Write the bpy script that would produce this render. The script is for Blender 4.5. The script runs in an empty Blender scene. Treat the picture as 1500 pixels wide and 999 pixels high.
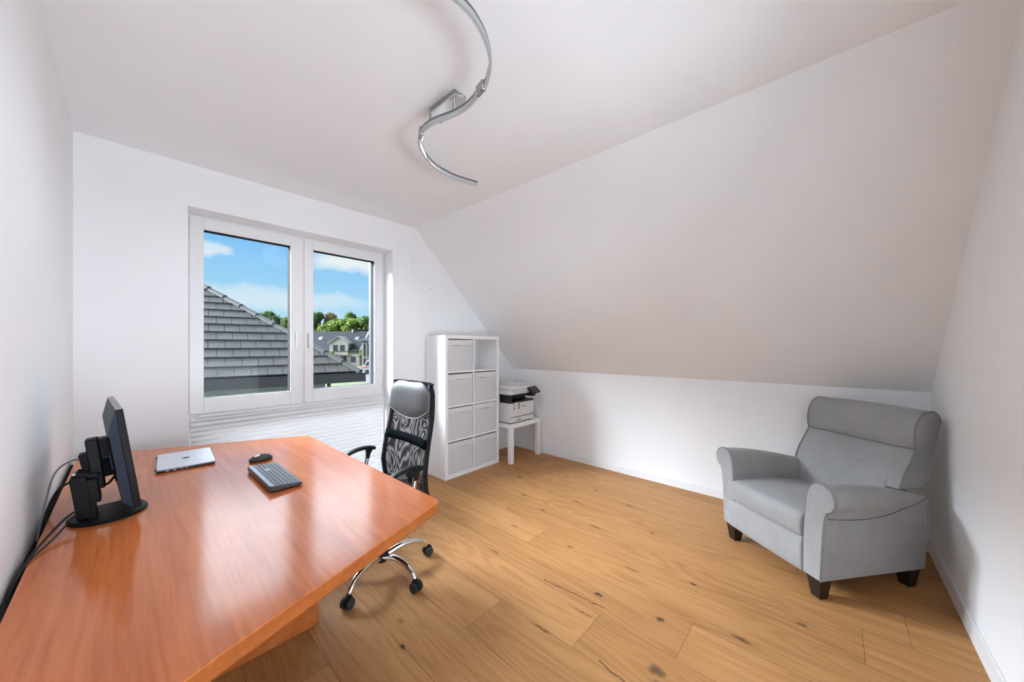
import bpy, bmesh, math, random
from mathutils import Vector, Matrix, noise
R = math.radians
S = bpy.context.scene
COL = S.collection
rng = random.Random(11)

# ------------------------------------------------------------------ node helpers
class NT:
    def __init__(s, tree):
        s.t = tree; s.n = tree.nodes; s.l = tree.links
    def new(s, typ, **kw):
        nd = s.n.new(typ)
        for k, v in kw.items(): setattr(nd, k, v)
        return nd
    def put(s, sock, v):
        if isinstance(v, bpy.types.NodeSocket): s.l.new(v, sock)
        elif isinstance(v, (tuple, list)):
            v = list(v)
            if sock.type == 'RGBA' and len(v) == 3: v.append(1.0)
            sock.default_value = v
        else: sock.default_value = v
    def math(s, op, a, b=0.0, c=0.0, clamp=False):
        nd = s.new('ShaderNodeMath', operation=op, use_clamp=clamp)
        s.put(nd.inputs[0], a); s.put(nd.inputs[1], b); s.put(nd.inputs[2], c)
        return nd.outputs[0]
    def vmath(s, op, a, b=(0, 0, 0), out=0):
        nd = s.new('ShaderNodeVectorMath', operation=op)
        s.put(nd.inputs[0], a); s.put(nd.inputs[1], b)
        return nd.outputs['Value'] if op in ('LENGTH', 'DOT_PRODUCT', 'DISTANCE') else nd.outputs[0]
    def mix(s, f, a, b, blend='MIX'):
        nd = s.new('ShaderNodeMix', data_type='RGBA', blend_type=blend)
        s.put(nd.inputs[0], f); s.put(nd.inputs[6], a); s.put(nd.inputs[7], b)
        return nd.outputs[2]
    def ramp(s, f, stops, interp='LINEAR'):
        nd = s.new('ShaderNodeValToRGB'); cr = nd.color_ramp; cr.interpolation = interp
        while len(cr.elements) < len(stops): cr.elements.new(0.5)
        for e, (p, c) in zip(cr.elements, stops):
            e.position = p
            e.color = (c, c, c, 1) if isinstance(c, (int, float)) else (*c[:3], 1)
        s.put(nd.inputs[0], f)
        return nd.outputs[0]
    def noise(s, vec, scale, detail=3.0, rough=0.5, dist=0.0, out=0):
        nd = s.new('ShaderNodeTexNoise')
        s.put(nd.inputs['Vector'], vec); nd.inputs['Scale'].default_value = scale
        nd.inputs['Detail'].default_value = detail; nd.inputs['Roughness'].default_value = rough
        nd.inputs['Distortion'].default_value = dist
        return nd.outputs[out]
    def coord(s, which='Object'):
        return s.new('ShaderNodeTexCoord').outputs[which]
    def scale(s, vec, sc):
        return s.vmath('MULTIPLY', vec, sc)
    def sep(s, v):
        nd = s.new('ShaderNodeSeparateXYZ'); s.put(nd.inputs[0], v); return nd.outputs
    def comb(s, x, y, z):
        nd = s.new('ShaderNodeCombineXYZ'); s.put(nd.inputs[0], x); s.put(nd.inputs[1], y); s.put(nd.inputs[2], z); return nd.outputs[0]
    def bump(s, h, strength=0.2, dist=0.01):
        nd = s.new('ShaderNodeBump'); nd.inputs['Strength'].default_value = strength
        nd.inputs['Distance'].default_value = dist; s.put(nd.inputs['Height'], h); return nd.outputs[0]

def newmat(name):
    m = bpy.data.materials.new(name); m.use_nodes = True
    nt = NT(m.node_tree)
    p = m.node_tree.nodes['Principled BSDF']
    return m, nt, p

def mat(name, col, rough=0.5, metal=0.0, var=0.06, vscale=30.0, bump=0.0, bscale=200.0, spec=0.5, coat=0.0, sheen=0.0, stretch=(1, 1, 1)):
    m, nt, p = newmat(name)
    v = nt.scale(nt.coord(), stretch)
    f = nt.noise(v, vscale, 4)
    dark = tuple(c * (1 - var) for c in col); lite = tuple(min(1, c * (1 + var)) for c in col)
    nt.put(p.inputs['Base Color'], nt.ramp(f, [(0.3, dark), (0.7, lite)]))
    p.inputs['Roughness'].default_value = rough; p.inputs['Metallic'].default_value = metal
    p.inputs['Specular IOR Level'].default_value = spec
    if coat: p.inputs['Coat Weight'].default_value = coat; p.inputs['Coat Roughness'].default_value = 0.1
    if sheen: p.inputs['Sheen Weight'].default_value = sheen; p.inputs['Sheen Roughness'].default_value = 0.4
    if bump:
        nt.put(p.inputs['Normal'], nt.bump(nt.noise(v, bscale, 3), bump, 0.002))
    return m

# ------------------------------------------------------------------ mesh helpers
def box(bm, x0, x1, y0, y1, z0, z1, M=None):
    vs = [bm.verts.new((x, y, z)) for z in (z0, z1) for y in (y0, y1) for x in (x0, x1)]
    for f in ((0, 2, 3, 1), (4, 5, 7, 6), (0, 1, 5, 4), (2, 6, 7, 3), (0, 4, 6, 2), (1, 3, 7, 5)):
        bm.faces.new([vs[i] for i in f])
    if M is not None:
        for v in vs: v.co = M @ v.co
    return vs

def loft(bm, loops, cap=True, closed=True):
    L = [[bm.verts.new(p) for p in lp] for lp in loops]
    n = len(L[0])
    for a, b in zip(L, L[1:]):
        for i in range(n if closed else n - 1):
            j = (i + 1) % n
            bm.faces.new((a[i], a[j], b[j], b[i]))
    if cap and closed:
        bm.faces.new(L[0][::-1]); bm.faces.new(L[-1])
    return L

def prism(bm, poly, axis, a, b):
    def P(p, t):
        return {'x': (t, p[0], p[1]), 'y': (p[0], t, p[1]), 'z': (p[0], p[1], t)}[axis]
    loft(bm, [[P(p, a) for p in poly], [P(p, b) for p in poly]])

def frames(pts):
    pts = [Vector(p) for p in pts]; out = []
    T = []
    for i in range(len(pts)):
        t = (pts[min(i + 1, len(pts) - 1)] - pts[max(i - 1, 0)]); T.append(t.normalized())
    up = Vector((0, 0, 1)) if abs(T[0].z) < 0.9 else Vector((1, 0, 0))
    n = (up - T[0] * up.dot(T[0])).normalized()
    for t in T:
        n = (n - t * n.dot(t))
        n = n.normalized() if n.length > 1e-6 else t.orthogonal().normalized()
        out.append((t, n, t.cross(n)))
    return pts, out

def tube(bm, pts, r, seg=10, closed=False, ry=None):
    if closed: pts = list(pts) + [pts[0], pts[1]]
    pts, fr = frames(pts)
    loops = []
    for i, (p, (t, n, b)) in enumerate(zip(pts, fr)):
        rr = r[i] if isinstance(r, (list, tuple)) else r
        r2 = rr if ry is None else ry
        loops.append([p + n * (rr * math.cos(2 * math.pi * k / seg)) + b * (r2 * math.sin(2 * math.pi * k / seg)) for k in range(seg)])
    loft(bm, loops)

def sweep(bm, pts, prof):
    """prof: (side, up) pairs, swept along pts with a vertical up."""
    pts = [Vector(p) for p in pts]; loops = []
    for i, p in enumerate(pts):
        t = (pts[min(i + 1, len(pts) - 1)] - pts[max(i - 1, 0)]).normalized()
        s = t.cross(Vector((0, 0, 1))).normalized(); u = s.cross(t)
        loops.append([p + s * a + u * b for a, b in prof])
    loft(bm, loops)

def lathe(bm, prof, c=(0, 0, 0), seg=24, M=None):
    loops = []
    for r, z in prof:
        loops.append([Vector((c[0] + r * math.cos(2 * math.pi * k / seg), c[1] + r * math.sin(2 * math.pi * k / seg), c[2] + z)) for k in range(seg)])
    if M is not None: loops = [[M @ v for v in lp] for lp in loops]
    loft(bm, loops)

def cyl(bm, p, q, r, seg=16, r2=None):
    tube(bm, [p, q], [r, r if r2 is None else r2], seg)

def spline(pts, n=8):
    """Catmull-Rom through the points."""
    P = [Vector(p) for p in pts]
    P = [2 * P[0] - P[1]] + P + [2 * P[-1] - P[-2]]
    out = []
    for i in range(1, len(P) - 2):
        a, b, c, d = P[i - 1:i + 3]
        for k in range(n):
            t = k / n
            out.append(0.5 * ((2 * b) + (c - a) * t + (2 * a - 5 * b + 4 * c - d) * t * t + (-a + 3 * b - 3 * c + d) * t ** 3))
    out.append(P[-2])
    return out

def spline2(pts, n=6):
    return [(v.x, v.y) for v in spline([(a, b, 0) for a, b in pts], n)]

def tag(o, label=None, cat=None, group=None, kind=None):
    if label: o['label'] = label
    if cat: o['category'] = cat
    if group: o['group'] = group
    if kind: o['kind'] = kind
    return o

def thing(name, loc=(0, 0, 0), rz=0.0, label=None, cat=None, group=None, kind=None):
    o = bpy.data.objects.new(name, None); COL.objects.link(o)
    o.location = loc; o.rotation_euler = (0, 0, rz)
    o.empty_display_size = 0.1
    o['_'] = 0; del o['_']
    return tag(o, label, cat, group, kind)

def wmat(o):
    m = Matrix.Translation(o.location) @ Matrix.Rotation(o.rotation_euler[2], 4, 'Z')
    return (wmat(o.parent) @ m) if o.parent else m

def obj(name, bm, m, parent=None, bevel=0.0, seg=2, smooth=35, sub=0, local=False):
    """bm is in world space unless local; the mesh is stored in its parent's frame."""
    bmesh.ops.recalc_face_normals(bm, faces=bm.faces)
    if parent is not None and not local:
        bmesh.ops.transform(bm, matrix=wmat(parent).inverted(), verts=bm.verts)
    me = bpy.data.meshes.new(name); bm.to_mesh(me); bm.free()
    for k in (m if isinstance(m, (list, tuple)) else [m]): me.materials.append(k)
    o = bpy.data.objects.new(name, me); COL.objects.link(o)
    if parent is not None: o.parent = parent
    if smooth:
        for p in me.polygons: p.use_smooth = True
        me.set_sharp_from_angle(angle=R(smooth))
    if bevel:
        b = o.modifiers.new('bevel', 'BEVEL'); b.width = bevel; b.segments = seg; b.limit_method = 'ANGLE'; b.angle_limit = R(40)
        b.harden_normals = False
    if sub:
        s = o.modifiers.new('sub', 'SUBSURF'); s.levels = sub; s.render_levels = sub
    return o

def B(): return bmesh.new()

# ------------------------------------------------------------------ dimensions (metres)
XL, XK = -0.215, 3.545          # left wall, knee wall
YW, YN = 3.21, -0.495           # window wall, wall beside the armchair
ZC, ZK, XC = 2.588, 1.048, 2.025  # ceiling, knee height, start of the slope
WX0, WX1, WZ = 0.27, 1.765, 2.303   # window recess
YF = 3.385                       # room face of the window

# ------------------------------------------------------------------ materials
M_wall = mat('white_plaster', (0.852, 0.858, 0.864), 0.9, var=0.012, vscale=3, bump=0.05, bscale=500, spec=0.2)
M_trim = mat('white_lacquer', (0.80, 0.80, 0.80), 0.45, var=0.01)
M_pvc = mat('white_window_plastic', (0.80, 0.80, 0.80), 0.35, var=0.01)
M_gasket = mat('grey_gasket', (0.025, 0.025, 0.025), 0.8, spec=0.05)
M_white_foil = mat('white_foil_board', (0.82, 0.82, 0.82), 0.4, var=0.01)
M_boxfab = mat('pale_grey_fabric', (0.60, 0.60, 0.605), 0.95, var=0.05, vscale=120, bump=0.3, bscale=900, spec=0.1)
M_boxband = mat('pale_grey_fabric_band', (0.66, 0.66, 0.665), 0.95, var=0.05, vscale=120, bump=0.3, bscale=900, spec=0.1)
M_black = mat('black_plastic', (0.007, 0.007, 0.008), 0.5, spec=0.18)
M_black_matt = mat('matt_black_plastic', (0.006, 0.006, 0.007), 0.6, spec=0.15)
M_rubber = mat('black_rubber', (0.015, 0.015, 0.015), 0.7)
M_chrome = mat('chrome', (0.75, 0.74, 0.72), 0.12, metal=1.0, var=0.01)
M_steel = mat('brushed_steel', (0.42, 0.40, 0.38), 0.22, metal=1.0, var=0.1, vscale=60, stretch=(1, 1, 8))
M_rail = mat('satin_aluminium', (0.20, 0.20, 0.20), 0.4, metal=0.8, var=0.03)
M_foot = mat('dark_brown_wood', (0.012, 0.006, 0.004), 0.4, var=0.3, vscale=40, stretch=(1, 1, 0.2))
M_silver = mat('silver_laptop_metal', (0.66, 0.70, 0.76), 0.35, metal=0.35, var=0.02)
M_logo = mat('grey_badge', (0.34, 0.38, 0.45), 0.2, metal=0.8)
M_dark_metal = mat('dark_edge', (0.05, 0.05, 0.055), 0.4, metal=0.3)
M_key = mat('graphite_keys', (0.115, 0.13, 0.15), 0.5, var=0.05)
M_keybody = mat('graphite_keyboard_body', (0.05, 0.055, 0.06), 0.4)
M_keybar = mat('pale_grey_bar', (0.24, 0.26, 0.29), 0.35, metal=0.4)
M_mouse = mat('graphite_mouse', (0.045, 0.04, 0.036), 0.42)
M_monback = mat('blue_grey_monitor_shell', (0.030, 0.042, 0.062), 0.5, var=0.05, spec=0.25)
M_montop = mat('grey_monitor_top', (0.20, 0.20, 0.20), 0.35)
M_screen = mat('black_screen', (0.01, 0.01, 0.012), 0.15)
M_printer = mat('white_printer_plastic', (0.66, 0.66, 0.66), 0.5, var=0.015)
M_prblack = mat('black_printer_plastic', (0.008, 0.008, 0.008), 0.5)
M_prscreen = mat('grey_touch_screen', (0.06, 0.056, 0.05), 0.25)
M_label_w = mat('white_sticker', (0.75, 0.75, 0.75), 0.5)
M_label_b = mat('black_print', (0.02, 0.02, 0.02), 0.5)
M_cable_g = mat('grey_cable', (0.25, 0.25, 0.24), 0.5)

def fabric(name, c):
    m, nt, p = newmat(name)
    v = nt.coord()
    big = nt.noise(v, 6, 4, 0.6); fine = nt.noise(v, 140, 3, 0.6); fib = nt.noise(nt.scale(v, (1, 1, 0.15)), 90, 3, 0.6)
    f = nt.math('ADD', nt.math('MULTIPLY', big, 0.5), nt.math('ADD', nt.math('MULTIPLY', fine, 0.3), nt.math('MULTIPLY', fib, 0.2)))
    nt.put(p.inputs['Base Color'], nt.ramp(f, [(0.32, tuple(k * 0.86 for k in c)), (0.68, tuple(k * 1.12 for k in c))]))
    p.inputs['Roughness'].default_value = 0.9; p.inputs['Specular IOR Level'].default_value = 0.15
    p.inputs['Sheen Weight'].default_value = 0.25; p.inputs['Sheen Roughness'].default_value = 0.35
    nt.put(p.inputs['Normal'], nt.bump(nt.math('ADD', fine, nt.math('MULTIPLY', big, 2.0)), 0.25, 0.003))
    return m
M_velour = fabric('grey_velour', (0.32, 0.32, 0.32))
M_piping = mat('grey_piping', (0.22, 0.22, 0.22), 0.7, spec=0.2)
M_dkpiping = mat('dark_grey_piping', (0.17, 0.17, 0.17), 0.7, spec=0.2)

def leather():
    m, nt, p = newmat('grey_black_leather')
    v = nt.coord()
    nt.put(p.inputs['Base Color'], nt.ramp(nt.noise(v, 60, 4), [(0.3, (0.085, 0.087, 0.09)), (0.7, (0.11, 0.112, 0.115))]))
    p.inputs['Roughness'].default_value = 0.48; p.inputs['Specular IOR Level'].default_value = 0.5
    nt.put(p.inputs['Normal'], nt.bump(nt.noise(v, 500, 2), 0.1, 0.001))
    return m
M_leather = leather()

def mesh_cloth():
    """open-weave chair mesh: fine holes, and the moire bands two layers of it make"""
    m, nt, p = newmat('black_mesh_cloth')
    v = nt.coord()
    sx, sy, sz = nt.sep(v)
    warp = nt.noise(nt.scale(v, (1, 7.0, 4.5)), 1.0, 1, 0.4, 1.2)
    band = nt.math('SINE', nt.math('ADD', nt.math('MULTIPLY', warp, 62.0), nt.math('ADD', nt.math('MULTIPLY', sy, 55.0), nt.math('MULTIPLY', sz, 22.0))))
    a = nt.ramp(nt.math('ADD', nt.math('MULTIPLY', band, 0.5), 0.5), [(0.1, 0.96), (0.5, 0.84), (0.95, 0.46)])
    weave = nt.math('MULTIPLY', nt.math('SINE', nt.math('MULTIPLY', sy, 1600.0)), nt.math('SINE', nt.math('MULTIPLY', sz, 1600.0)))
    a = nt.math('ADD', a, nt.math('MULTIPLY', weave, 0.05), clamp=True)
    p.inputs['Base Color'].default_value = (0.005, 0.005, 0.006, 1); p.inputs['Roughness'].default_value = 0.8; p.inputs['Specular IOR Level'].default_value = 0.1
    tr = nt.new('ShaderNodeBsdfTransparent'); mx = nt.new('ShaderNodeMixShader')
    nt.put(mx.inputs[0], a); nt.l.new(tr.outputs[0], mx.inputs[1]); nt.l.new(p.outputs[0], mx.inputs[2])
    nt.l.new(mx.outputs[0], nt.n['Material Output'].inputs[0])
    return m
M_mesh = mesh_cloth()

def glass():
    m, nt, p = newmat('window_glass')
    nt.n.remove(p)
    tr = nt.new('ShaderNodeBsdfTransparent'); gl = nt.new('ShaderNodeBsdfGlossy'); gl.inputs['Roughness'].default_value = 0.01
    tr.inputs[0].default_value = (0.97, 0.985, 0.98, 1)
    fr = nt.new('ShaderNodeFresnel'); fr.inputs[0].default_value = 1.10
    mx = nt.new('ShaderNodeMixShader')
    nt.l.new(fr.outputs[0], mx.inputs[0]); nt.l.new(tr.outputs[0], mx.inputs[1]); nt.l.new(gl.outputs[0], mx.inputs[2])
    nt.l.new(mx.outputs[0], nt.n['Material Output'].inputs[0])
    return m
M_glass = glass()

def acrylic():
    m, nt, p = newmat('frosted_acrylic')
    p.inputs['Base Color'].default_value = (0.68, 0.69, 0.69, 1); p.inputs['Roughness'].default_value = 0.35
    tl = nt.new('ShaderNodeBsdfTranslucent'); tl.inputs[0].default_value = (0.55, 0.56, 0.56, 1)
    mx = nt.new('ShaderNodeMixShader'); mx.inputs[0].default_value = 0.45
    nt.l.new(p.outputs[0], mx.inputs[1]); nt.l.new(tl.outputs[0], mx.inputs[2])
    nt.put(p.inputs['Normal'], nt.bump(nt.noise(nt.coord(), 150, 2), 0.05, 0.001))
    nt.l.new(mx.outputs[0], nt.n['Material Output'].inputs[0])
    return m
M_acrylic = acrylic()

def blind_cloth():
    m, nt, p = newmat('white_pleated_cloth')
    f = nt.noise(nt.coord(), 400, 1)
    nt.put(p.inputs['Base Color'], nt.ramp(f, [(0.3, (0.825, 0.825, 0.825)), (0.7, (0.84, 0.84, 0.84))]))
    p.inputs['Roughness'].default_value = 0.9; p.inputs['Specular IOR Level'].default_value = 0.1
    tl = nt.new('ShaderNodeBsdfTranslucent'); tl.inputs[0].default_value = (0.84, 0.84, 0.84, 1)
    mx = nt.new('ShaderNodeMixShader'); mx.inputs[0].default_value = 0.06
    nt.l.new(p.outputs[0], mx.inputs[1]); nt.l.new(tl.outputs[0], mx.inputs[2])
    nt.l.new(mx.outputs[0], nt.n['Material Output'].inputs[0])
    return m
M_blind = blind_cloth()

# knots of the oak boards: floor x, floor y, half length along the board, half width, darkness
KNOTS = [(0.54, 1.37, 0.035, 0.022, 1.0), (1.48, 0.535, 0.040, 0.032, 0.62), (1.27, 0.60, 0.07, 0.012, 0.8),
         (1.72, 0.93, 0.03, 0.014, 0.9), (1.42, 0.50, 0.03, 0.02, 0.7), (1.77, 0.62, 0.025, 0.018, 0.7),
         (0.90, 1.56, 0.024, 0.022, 0.35), (0.83, 1.42, 0.016, 0.012, 0.9), (2.16, 0.57, 0.025, 0.012, 0.9),
         (2.72, 2.36, 0.03, 0.012, 0.8), (2.42, 2.05, 0.03, 0.014, 0.7), (2.62, 1.62, 0.05, 0.012, 0.6),
         (2.00, 1.30, 0.02, 0.012, 0.6), (2.95, 1.62, 0.02, 0.012, 0.8), (2.35, 1.30, 0.06, 0.01, 0.6),
         (0.42, 1.05, 0.02, 0.016, 0.8), (3.05, 2.02, 0.02, 0.012, 0.8), (2.05, 0.88, 0.05, 0.010, 0.6), (2.30, 1.75, 0.03, 0.014, 0.7), (1.95, 1.75, 0.05, 0.012, 0.5), (2.85, 1.25, 0.05, 0.012, 0.6), (2.55, 0.95, 0.018, 0.010, 0.8), (1.90, 0.30, 0.05, 0.014, 0.6), (2.2, 0.1, 0.03, 0.012, 0.7), (1.62, 1.62, 0.06, 0.012, 0.45), (1.55, 0.93, 0.10, 0.006, 0.55), (1.33, 1.02, 0.07, 0.007, 0.7)]
CRACKS = [[(1.27, 0.60), (1.345, 0.55), (1.42, 0.42), (1.50, 0.28)], [(1.36, 0.74), (1.345, 0.64), (1.345, 0.55)], [(1.62, 1.22), (1.64, 1.02), (1.65, 0.86)]]
def oak():
    m, nt, p = newmat('oak_floorboards')
    uv = nt.new('ShaderNodeUVMap', uv_map='grain').outputs[0]
    tint = nt.new('ShaderNodeAttribute', attribute_name='tint').outputs['Fac']
    wob = nt.noise(nt.scale(uv, (1.6, 5, 1)), 1.0, 2, 0.5, out=1)
    w2 = nt.vmath('ADD', uv, nt.scale(wob, (0.0, 0.07, 0.0)))
    fine = nt.noise(nt.scale(w2, (3.0, 60, 1)), 1.0, 6, 0.65)
    broad = nt.noise(nt.scale(w2, (0.9, 9, 1)), 1.0, 4, 0.55)
    sx, sy, sz = nt.sep(w2)
    ring = nt.math('SINE', nt.math('MULTIPLY', nt.noise(nt.scale(uv, (0.55, 4.2, 1)), 1.0, 2, 0.45, 0.4), 95.0))
    ring = nt.math('ADD', nt.math('MULTIPLY', ring, 0.5), 0.5)
    f = nt.math('ADD', nt.math('MULTIPLY', fine, 0.45), nt.math('ADD', nt.math('MULTIPLY', broad, 0.42), nt.math('MULTIPLY', ring, 0.13)))
    col = nt.ramp(f, [(0.28, (0.30, 0.138, 0.047)), (0.48, (0.415, 0.205, 0.075)), (0.72, (0.485, 0.262, 0.107))])
    col = nt.mix(1.0, col, nt.ramp(tint, [(0.0, (0.88, 0.86, 0.83)), (0.5, (1, 1, 1)), (1.0, (1.06, 1.06, 1.07))]), 'MULTIPLY')
    # streaks
    st = nt.noise(nt.scale(w2, (0.7, 26, 1)), 1.0, 3, 0.6)
    col = nt.mix(nt.ramp(st, [(0.68, 0.0), (0.84, 0.35)]), col, (0.17, 0.075, 0.03))
    # random small knots
    vo = nt.new('ShaderNodeTexVoronoi'); nt.put(vo.inputs['Vector'], nt.scale(w2, (1.2, 3.2, 1))); vo.inputs['Scale'].default_value = 1.0
    kn = nt.ramp(vo.outputs['Distance'], [(0.02, 0.75), (0.06, 0.35), (0.12, 0.0)])
    col = nt.mix(kn, col, (0.085, 0.042, 0.02))
    # the particular knots
    pos = nt.coord(); wp = nt.noise(pos, 26, 3, 0.6, out=1)
    pw = nt.vmath('ADD', pos, nt.scale(nt.vmath('SUBTRACT', wp, (0.5, 0.5, 0.5)), (0.03, 0.05, 0.0)))
    kx, ky, kz = nt.sep(pw)
    tot = None; halo = None
    for x, y, a, b, d in KNOTS:
        dx = nt.math('MULTIPLY', nt.math('SUBTRACT', kx, x), 1 / b); dy = nt.math('MULTIPLY', nt.math('SUBTRACT', ky, y), 1 / a)
        r2 = nt.math('ADD', nt.math('MULTIPLY', dx, dx), nt.math('MULTIPLY', dy, dy))
        k = nt.math('MULTIPLY', nt.math('SUBTRACT', 1.0, r2, clamp=True), d)
        h = nt.math('MULTIPLY', nt.math('SUBTRACT', 1.0, nt.math('MULTIPLY', r2, 0.11), clamp=True), 0.45 * d)
        tot = k if tot is None else nt.math('MAXIMUM', tot, k); halo = h if halo is None else nt.math('MAXIMUM', halo, h)
    for cr in CRACKS:
        for (x0, y0), (x1, y1) in zip(cr, cr[1:]):
            L = math.hypot(x1 - x0, y1 - y0); ux, uy = (x1 - x0) / L, (y1 - y0) / L
            ax = nt.math('SUBTRACT', kx, x0); ay = nt.math('SUBTRACT', ky, y0)
            al = nt.math('ADD', nt.math('MULTIPLY', ax, ux), nt.math('MULTIPLY', ay, uy))
            ac = nt.math('ABSOLUTE', nt.math('SUBTRACT', nt.math('MULTIPLY', ax, uy), nt.math('MULTIPLY', ay, ux)))
            inside = nt.math('MULTIPLY', nt.math('GREATER_THAN', al, 0.0), nt.math('LESS_THAN', al, L))
            k = nt.math('MULTIPLY', inside, nt.math('SUBTRACT', 1.0, nt.math('MULTIPLY', ac, 1 / 0.006), clamp=True))
            tot = nt.math('MAXIMUM', tot, nt.math('MULTIPLY', k, 0.8))
    col = nt.mix(nt.math('MULTIPLY', halo, 0.6), col, (0.24, 0.115, 0.042))
    col = nt.mix(nt.math('MULTIPLY', tot, 1.3, clamp=True), col, (0.04, 0.024, 0.014))
    nt.put(p.inputs['Base Color'], col)
    nt.put(p.inputs['Roughness'], nt.ramp(fine, [(0.3, 0.56), (0.7, 0.42)]))
    p.inputs['Specular IOR Level'].default_value = 0.25
    nt.put(p.inputs['Normal'], nt.bump(nt.math('ADD', fine, nt.math('MULTIPLY', ring, 0.3)), 0.12, 0.002))
    return m
M_oak = oak()
M_seam = mat('dark_board_joint', (0.10, 0.05, 0.022), 0.9)

def cherry(name, edge=False):
    m, nt, p = newmat(name)
    v = nt.coord()
    wob = nt.noise(v, 2.2, 2, 0.5, out=1)
    w = nt.vmath('ADD', v, nt.scale(wob, (0.05, 0, 0.02)))
    fine = nt.noise(nt.scale(w, (75, 3.0, 75)), 1.0, 5, 0.6); broad = nt.noise(nt.scale(w, (10, 0.8, 10)), 1.0, 3, 0.5)
    f = nt.math('ADD', nt.math('MULTIPLY', fine, 0.5), nt.math('MULTIPLY', broad, 0.5))
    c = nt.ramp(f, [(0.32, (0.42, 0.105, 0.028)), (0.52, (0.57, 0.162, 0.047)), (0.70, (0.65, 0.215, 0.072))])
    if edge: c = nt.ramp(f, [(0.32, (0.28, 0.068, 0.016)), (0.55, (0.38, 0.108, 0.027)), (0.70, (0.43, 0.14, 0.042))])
    # worn pale scuffs and short scratches
    sc = nt.noise(nt.scale(v, (190, 42, 1)), 1.0, 2, 0.7); wh = nt.noise(v, 2.6, 3, 0.6)
    scr = nt.math('MULTIPLY', nt.ramp(sc, [(0.70, 0.0), (0.76, 1.0)]), nt.ramp(wh, [(0.48, 0.0), (0.62, 0.8)]))
    c = nt.mix(nt.math('MULTIPLY', scr, 0.5), c, (0.62, 0.40, 0.26))
    nt.put(p.inputs['Base Color'], c)
    rg = nt.noise(v, 9, 4, 0.6)
    nt.put(p.inputs['Roughness'], nt.ramp(rg, [(0.3, 0.13), (0.7, 0.19)]))
    p.inputs['Specular IOR Level'].default_value = 0.42
    nt.put(p.inputs['Normal'], nt.bump(nt.math('ADD', fine, scr), 0.035, 0.001))
    return m
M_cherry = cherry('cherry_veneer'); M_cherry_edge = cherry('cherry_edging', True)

# exterior materials
def brick():
    m, nt, p = newmat('grey_brown_brick')
    v = nt.coord()
    b = nt.new('ShaderNodeTexBrick'); nt.put(b.inputs['Vector'], nt.comb(nt.math('ADD', nt.sep(v)[1], nt.sep(v)[0]), nt.sep(v)[2], 0.0))
    b.inputs['Scale'].default_value = 1.0; b.inputs['Brick Width'].default_value = 0.24; b.inputs['Row Height'].default_value = 0.077
    b.inputs['Mortar Size'].default_value = 0.008
    b.inputs['Color1'].default_value = (0.06, 0.05, 0.042, 1); b.inputs['Color2'].default_value = (0.085, 0.072, 0.062, 1); b.inputs['Mortar'].default_value = (0.02, 0.02, 0.02, 1)
    nt.put(p.inputs['Base Color'], b.outputs[0]); p.inputs['Roughness'].default_value = 0.9
    return m
M_brick = brick()
M_tile = mat('grey_roof_tile', (0.098, 0.097, 0.097), 0.62, var=0.14, vscale=2.2, spec=0.35)
M_tile2 = mat('grey_hip_tile', (0.085, 0.085, 0.086), 0.6, var=0.08, vscale=5, spec=0.35)
M_gutter = mat('anthracite_gutter', (0.055, 0.058, 0.065), 0.5)
M_soffit = mat('beige_render', (0.42, 0.43, 0.36), 0.9)
M_render_h = mat('cream_render', (0.28, 0.262, 0.232), 0.9, vscale=1.0)
M_render_w = mat('white_render', (0.24, 0.23, 0.205), 0.9, vscale=1.0)
M_slate = mat('grey_slate_roof', (0.028, 0.029, 0.034), 0.8, spec=0.1, vscale=3, var=0.12)
M_darkwin = mat('dark_window_pane', (0.035, 0.04, 0.045), 0.1)
M_winframe = mat('dark_window_frame', (0.06, 0.06, 0.06), 0.5)
M_verge = mat('white_verge_board', (0.20, 0.20, 0.195), 0.6)
M_panel_pv = mat('roof_glass', (0.12, 0.135, 0.15), 0.6)
M_lawn = mat('lawn', (0.050, 0.066, 0.010), 0.95, var=0.3, vscale=0.6)
M_street = mat('pale_paving', (0.055, 0.055, 0.053), 0.9, var=0.08, vscale=0.5)
M_van = mat('white_van_paint', (0.30, 0.31, 0.32), 0.4, spec=0.2)
M_vanred = mat('red_stripe', (0.60, 0.05, 0.03), 0.4)
M_vanblue = mat('blue_lettering', (0.10, 0.16, 0.32), 0.4)
M_bark = mat('bark', (0.10, 0.07, 0.045), 0.95)
def leafmat(name, c, var):
    m, nt, p = newmat(name)
    f = nt.noise(nt.coord(), 0.9, 4, 0.7)
    nt.put(p.inputs['Base Color'], nt.ramp(f, [(0.3, tuple(k * (1 - var) for k in c)), (0.7, tuple(k * (1 + var) for k in c))]))
    p.inputs['Roughness'].default_value = 0.8
    tl = nt.new('ShaderNodeBsdfTranslucent'); tl.inputs[0].default_value = (*[k * 1.3 for k in c], 1)
    mx = nt.new('ShaderNodeMixShader'); mx.inputs[0].default_value = 0.3
    nt.l.new(p.outputs[0], mx.inputs[1]); nt.l.new(tl.outputs[0], mx.inputs[2]); nt.l.new(mx.outputs[0], nt.n['Material Output'].inputs[0])
    return m
M_leaf = [leafmat('bright_green_leaves', (0.125, 0.185, 0.026), 0.45), leafmat('mid_green_leaves', (0.085, 0.14, 0.027), 0.45),
          leafmat('dark_green_leaves', (0.06, 0.11, 0.035), 0.5), leafmat('brown_leaves', (0.16, 0.13, 0.07), 0.4)]

# ------------------------------------------------------------------ the room
def structure(name, bm, m, **k):
    o = obj(name, bm, m, **k); o['kind'] = 'structure'; return o

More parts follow.
